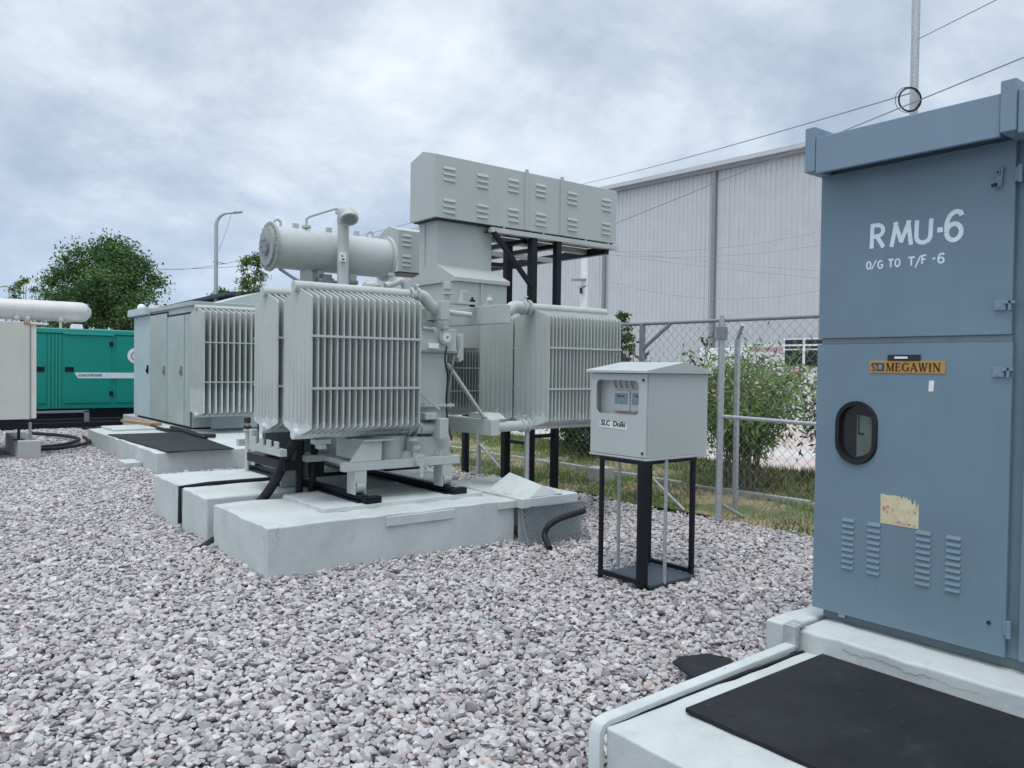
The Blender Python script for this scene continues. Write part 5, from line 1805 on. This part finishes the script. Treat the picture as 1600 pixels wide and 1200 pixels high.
mb = MB().add(*corrugated(-.8, 24, 0, ZE)).add(*corrugated(-26, -.8, 2.42, ZE))
mb.build('cladding', 'clad', WH, smooth=False)
MB().add([wp(-26, .05, 0), wp(24, .05, 0), wp(24, .05, ZE), wp(-26, .05, ZE)], [(0, 1, 2, 3)]).build('wall_frame', 'trim', WH)
def wbox(s0, s1, n0, n1, z0, z1):
    return MB().prism([wp(s0, n0, z0), wp(s1, n0, z0), wp(s1, n1, z0), wp(s0, n1, z0)], (0, 0, z1 - z0))
wbox(-26, 24.3, -.30, -.04, ZE - .02, ZE + .14).build('gutter', 'clad', WH, .01)
wbox(-26, 24.3, -.22, -.03, ZE - .16, ZE - .02).build('eave_trim', 'trim', WH)
rp_ = MB().prism([wp(-26, -.30, ZE + .14), wp(-26, 14, ZE + 1.5), wp(-26, 14, ZE + 1.4), wp(-26, -.30, ZE + .10)], wd * 50.3)
rp_.build('roof', 'clad', WH)
for px in (1117, 947):
    dq = ray(px, 400); t = (P0.dot(wn) - Vector((0, 0, H)).dot(wn)) / dq.dot(wn)
    s = (Vector((0, 0, H)) + dq * t - P0).dot(wd)
    wbox(s - .075, s + .075, -.17, -.045, .1, ZE - .1).build('downpipe', 'trim', WH, .01)
# office strip with the window
wbox(-26, -.8, -.10, .04, 0, 2.40).build('plaster_wall', 'plaster', WH)
wbox(-26, -.8, -.16, -.10, 2.36, 2.42).build('ledge', 'white', WH)
wbox(-3.05, -1.3, -.104, -.10, 2.16, 2.30).build('red_stripe', 'pinkish', WH)
wbox(-9, -3.02, -.109, -.10, 1.60, 2.66).build('window_surround', 'clad', WH)
wf = wbox(-5.4, -3.08, -.15, -.11, 1.62, 2.62).build('window_frame', 'white', WH)
for k in range(3):
    for zlo, zhi in ((1.66, 2.22), (2.27, 2.58)):
        wbox(-3.14 - k * .76 - .66, -3.14 - k * .76, -.157, -.15, zlo, zhi).build('pane', 'darkglass', wf)
q = wp(.6, -1.2, 0)
# white parked van roof glimpsed through the mesh is stood in for by a plain white slab
SWL = MB().prism([wp(-2.6, -1.6, 0), wp(-.6, -1.6, 0), wp(-.6, -1.45, 0), wp(-2.6, -1.45, 0)], (0, 0, 2.28))
tag(SWL.build('van_stand_in', 'plaster', None, .03), 'low bright white slab standing in for a parked van roof before the warehouse, left of its window', 'wall')
# dark shed at left distance
SD = thing('shed', at(300, 600, D=48), 'distant dark roofed shed behind the worn transformer', 'building')
pA, pB = at(243, 481, D=44), at(352, 456, D=38)
dq = (pB - pA)
dq.z = 0
SDn = Vector((dq.y, -dq.x, 0)).normalized() * -1
if SDn.dot(_f) < 0:
    SDn = -SDn
MB().prism([pA, pB, pB + SDn * 6 + Vector((0, 0, .6)), pA + SDn * 6 + Vector((0, 0, .6))], (0, 0, -.14)).build('roof', 'roofdark', SD)
MB().prism([Vector((pA.x, pA.y, 0)) + SDn * .5, Vector((pB.x, pB.y, 0)) + SDn * .5, Vector((pB.x, pB.y, 0)) + SDn * 5.5, Vector((pA.x, pA.y, 0)) + SDn * 5.5], (0, 0, pA.z - .2)).build('wall', 'clad', SD)

# ------------------------------------------------------------------ poles, lamps, wires
def lamp(px, pbase, ptop, D, armdx, label, r=.06):
    base = at(px, pbase, D=D); base.z = 0
    tp = at(px, ptop, D=D)
    o = thing('street_lamp', base, label, 'street lamp')
    side = Vector((R_.x, R_.y, 0)).normalized() * (1 if armdx > 0 else -1)
    L = abs(armdx) / FPX * D
    bend = L * .55
    pts = [base, base + Vector((0, 0, tp.z - bend))] + arc(base + side * bend + Vector((0, 0, tp.z - bend)), pi, pi / 2, bend, side, (0, 0, 1), 8)[1:] + [base + side * (L * .8) + Vector((0, 0, tp.z + .03))]
    MB().tube(pts, [r * (1 - .45 * i / len(pts)) for i in range(len(pts))], 10).build('pole', 'galv', o)
    e_ = pts[-1]
    hd_ = MB().prism([e_ + Vector((0, -.08, .03)) - side * .1, e_ + Vector((0, -.08, .05)) + side * (L * .32), e_ + Vector((0, -.08, -.02)) + side * (L * .32), e_ + Vector((0, -.08, -.05)) - side * .05], (0, .16, 0)).build('lamp_head', 'trim', o)
    MB().prism([e_ + Vector((0, -.06, -.055)) + side * .0, e_ + Vector((0, -.06, -.03)) + side * (L * .28), e_ + Vector((0, -.06, -.045)) + side * (L * .28), e_ + Vector((0, -.06, -.07))], (0, .12, 0)).build('lamp_lens', 'glassbulb', hd_)
    return o, pts


lo_, lpts = lamp(336.5, 600, 333.5, 40, 36, 'curved galvanised street lamp behind the worn transformer', .10)
MB().tube([at(336, 409, D=40) - Vector((.1, 0, 0)), at(352, 412, D=39.6)], .03, 6).build('side_arm', 'trim', lo_)
lamp(-6, 600, 448, 60, 16, 'tiny distant street lamp head above the silver silencer', .08)
DP = 16.0
lp_, lpp = lamp(1415, 700, -40, DP, 52, 'tall pale lamp pole with a coil of cable, rising behind the blue grey cabinet', .082)
qc = at(1421, 155, D=DP - .35)
cm = MB()
fwd = Vector((_f.x, _f.y, 0)).normalized()
sidev = Vector((R_.x, R_.y, 0)).normalized()
for k, (rad, dx) in enumerate(((.215, 0), (.225, .015), (.205, .02), (.235, -.03))):
    pts = [qc + sidev * (rad * cos(2 * pi * i / 30) + dx) + Vector((0, 0, 1)) * (rad * 1.06 * sin(2 * pi * i / 30)) + fwd * (.012 * k) for i in range(31)]
    cm.tube(pts, .013 if k < 2 else .006, 6, False)
tag(cm.build('cable_coil', 'rubber'), 'loose black coil of cable hung on the tall lamp pole', 'cable coil')


def wire(a, b_, sag, r, label, group, n=24):
    pts = []
    for i in range(n + 1):
        t = i / n
        p_ = a.lerp(b_, t)
        p_.z -= sag * 4 * t * (1 - t)
        pts.append(p_)
    return tag(MB().tube(pts, r, 5, False).build('overhead_wire', 'trim'), label, 'overhead wire', group)


GW = 'overhead wires'
wa, wb = at(1700, 43, D=11), at(905, 372, D=26)
wire(wa + (wa - wb) * 1.2, wb, .05, .011, 'thick overhead wire crossing in front of the warehouse and behind the cable coil', GW)
wa, wb = at(1640, -42, D=12), at(1425, 66, D=DP)
wire(wa + (wa - wb) * 4, wb, .0, .009, 'overhead wire leaving the top of the tall lamp pole, above the cable coil', GW)
wire(at(1421, 146, D=DP), at(880, 294, D=45), .12, .014, 'thin overhead wire from the lamp pole above the warehouse roof', GW)
wire(at(700, 331, D=60), at(500, 380, D=70), .2, .020, 'faint overhead wire behind the oil drum and the high bus duct', GW)
wire(at(420, 396, D=39.5), at(225, 420, D=60), .35, .014, 'faint wire passing the curved street lamp, upper of two', GW)
wire(at(420, 413, D=39.5), at(225, 420, D=60), .1, .014, 'faint wire passing the curved street lamp, lower of two', GW)
wire(at(362, 334, D=40), at(342, 392, D=40), .05, .010, 'thin stay wire hanging from the curved street lamp head', GW)
for i, (ya, yb_, sag, lab) in enumerate(((392, 358, .5, 'uppermost'), (398, 380, .45, 'second'), (392, 425, .1, 'third'), (398, 436, .1, 'fourth'), (440, 450, .9, 'lowest'))):
    wire(at(955, ya, D=27), at(1300, yb_, D=23.5), sag * .5, .006, 'hair thin wire across the warehouse wall, %s of five' % lab, GW)
# small pole in front of the warehouse
UP = thing('utility_pole', at(910, 640, D=24), 'pale utility pole with a short dark cross arm, before the warehouse between black posts', 'pole')
pb_, pt_ = at(910, 640, D=24), at(911, 404, D=24)
pb_.z = 0
MB().tube([pb_, Vector((pb_.x, pb_.y, pt_.z))], .14, 14, True, .11).build('pole', 'plaster', UP)
ca, cb_ = at(893, 437.5, D=23.8), at(916, 437, D=23.8)
MB().bar(ca, cb_, .07, .07).build('cross_arm', 'trim', UP)
q = at(908, 454, D=23.75)
MB().tube([q + Vector((0, 0, .09)), q - Vector((0, 0, .09))], .045, 10).build('insulator', 'ink', UP)
q = at(912, 447, D=23.7)
MB().ball(q, .06, seg=10, rings=6).bar(q - sidev * .15, q + sidev * .1, .02).build('clamp', 'trim', UP)
# camera-like floodlight on the eave
q = at(1248, 231, D=29)
tag(MB().box(q.x - .1, q.x + .1, q.y - .1, q.y + .1, q.z - .13, q.z + .13).tube([q - Vector((0, 0, .2)), q], .03, 8).build('floodlight', 'ink', None, .02), 'small dark floodlight on the warehouse eave beside the blue canopy', 'floodlight')

# ------------------------------------------------------------------ gravel: instanced stones on one bed object
stones = bpy.data.collections.new('stone_shapes')
for k in range(12):
    bm = bmesh.new()
    bmesh.ops.create_icosphere(bm, subdivisions=3, radius=1)
    rs2 = np.random.default_rng(100 + k)
    ax = np.array([1.0, rs2.uniform(.62, .92), rs2.uniform(.36, .60)])
    planes = rs2.normal(size=(13, 3)); planes /= np.linalg.norm(planes, axis=1)[:, None]
    cut = rs2.uniform(.50, .86, 13)
    for v in bm.verts:
        p_ = np.array(v.co)
        for pl_, c_ in zip(planes, cut):
            dd = p_ @ pl_
            if dd > c_:
                p_ = p_ - pl_ * (dd - c_) * .97
        p_ = p_ * 1.22 * (1 + rs2.normal(0, .015)) * ax
        v.co = p_
    me = bpy.data.meshes.new('stone')
    bm.to_mesh(me)
    bm.free()
    me.polygons.foreach_set('use_smooth', [True] * len(me.polygons))
    me.set_sharp_from_angle(angle=radians(24))
    me.materials.append(M['stone'])
    stones.objects.link(bpy.data.objects.new('stone', me))

sp = .0245
X_ = np.arange(-3.5, 6.9, sp)
Y_ = np.arange(.8, 21.5, sp)
gx, gy = np.meshgrid(X_, Y_)
gx = gx.ravel() + rng.normal(0, .45 * sp, gx.size)
gy = gy.ravel() + rng.normal(0, .45 * sp, gy.size)
f3 = np.array(_f); r3 = np.array(R_); u3 = np.array(U_)
rel = np.stack([gx, gy, np.full_like(gx, -H)], 1)
w_ = rel @ f3
px_ = 800 + FPX * (rel @ r3) / np.maximum(w_, .1)
py_ = 600 - FPX * (rel @ u3) / np.maximum(w_, .1)
keep = (w_ > .5) & (px_ > -1000) & (px_ < 2000) & (py_ < 2100)
edge = 6.60 + .06 * np.sin(gy * 1.9) + .04 * np.sin(gy * 5.3)
keep &= gx < edge + rng.normal(0, .06, gx.size)
for (x0, x1, y0, y1) in PADS:
    keep &= ~((gx > x0 + .02) & (gx < x1 - .02) & (gy > y0 + .02) & (gy < y1 - .02))
far = w_ > 11
keep &= ~(far & (rng.random(gx.size) < .35))
gx, gy, w_ = gx[keep], gy[keep], w_[keep]
n = len(gx)
gz = -.030 + .010 * np.sin(gx * 2.1 + 1) * np.sin(gy * 1.7) + rng.normal(0, .009, n)
lean = [(2.055, 4.25, 5.363, 6.53), (2.0, 3.28, -1, 2.0), (2.06, 4.6, 6.73, 8.4)]
for (x0, x1, y0, y1) in lean:
    dx = np.maximum(np.maximum(x0 - gx, gx - x1), 0); dy = np.maximum(np.maximum(y0 - gy, gy - y1), 0)
    gz += .03 * np.exp(-np.hypot(dx, dy) / .12)
me = bpy.data.meshes.new('gravel')
me.vertices.add(n)
me.vertices.foreach_set('co', np.stack([gx, gy, gz], 1).astype(np.float32).ravel())
a_ = me.attributes.new('rot', 'FLOAT_VECTOR', 'POINT')
rot_ = np.stack([rng.normal(0, .36, n), rng.normal(0, .36, n), rng.uniform(0, 2 * pi, n)], 1).astype(np.float32)
a_.data.foreach_set('vector', rot_.ravel())
a_ = me.attributes.new('scl', 'FLOAT', 'POINT')
scl = np.clip(rng.lognormal(math.log(.0178), .30, n), .008, .036) * np.where(w_ > 11, 1.25, 1)
a_.data.foreach_set('value', scl.astype(np.float32))
go = bpy.data.objects.new('gravel', me)
COL.objects.link(go)
stuff(tag(go, 'loose grey crushed stone covering the whole yard floor', 'gravel'))
ng = bpy.data.node_groups.new('scatter_stones', 'GeometryNodeTree')
ng.interface.new_socket('Geometry', in_out='INPUT', socket_type='NodeSocketGeometry')
ng.interface.new_socket('Geometry', in_out='OUTPUT', socket_type='NodeSocketGeometry')
gi, go_ = ng.nodes.new('NodeGroupInput'), ng.nodes.new('NodeGroupOutput')
ci = ng.nodes.new('GeometryNodeCollectionInfo')
ci.inputs['Collection'].default_value = stones
ci.inputs['Separate Children'].default_value = True
ci.inputs['Reset Children'].default_value = True
ip = ng.nodes.new('GeometryNodeInstanceOnPoints')
ip.inputs['Pick Instance'].default_value = True
ra_ = ng.nodes.new('GeometryNodeInputNamedAttribute'); ra_.data_type = 'FLOAT_VECTOR'; ra_.inputs['Name'].default_value = 'rot'
sa_ = ng.nodes.new('GeometryNodeInputNamedAttribute'); sa_.data_type = 'FLOAT'; sa_.inputs['Name'].default_value = 'scl'
er = ng.nodes.new('FunctionNodeEulerToRotation')
ng.links.new(gi.outputs[0], ip.inputs['Points'])
ng.links.new(ci.outputs[0], ip.inputs['Instance'])
ng.links.new(ra_.outputs['Attribute'], er.inputs[0])
ng.links.new(er.outputs[0], ip.inputs['Rotation'])
ng.links.new(sa_.outputs['Attribute'], ip.inputs['Scale'])
ng.links.new(ip.outputs[0], go_.inputs[0])
md = go.modifiers.new('stones', 'NODES')
md.node_group = ng
print('stones', n, 'objects', len(SC.objects))
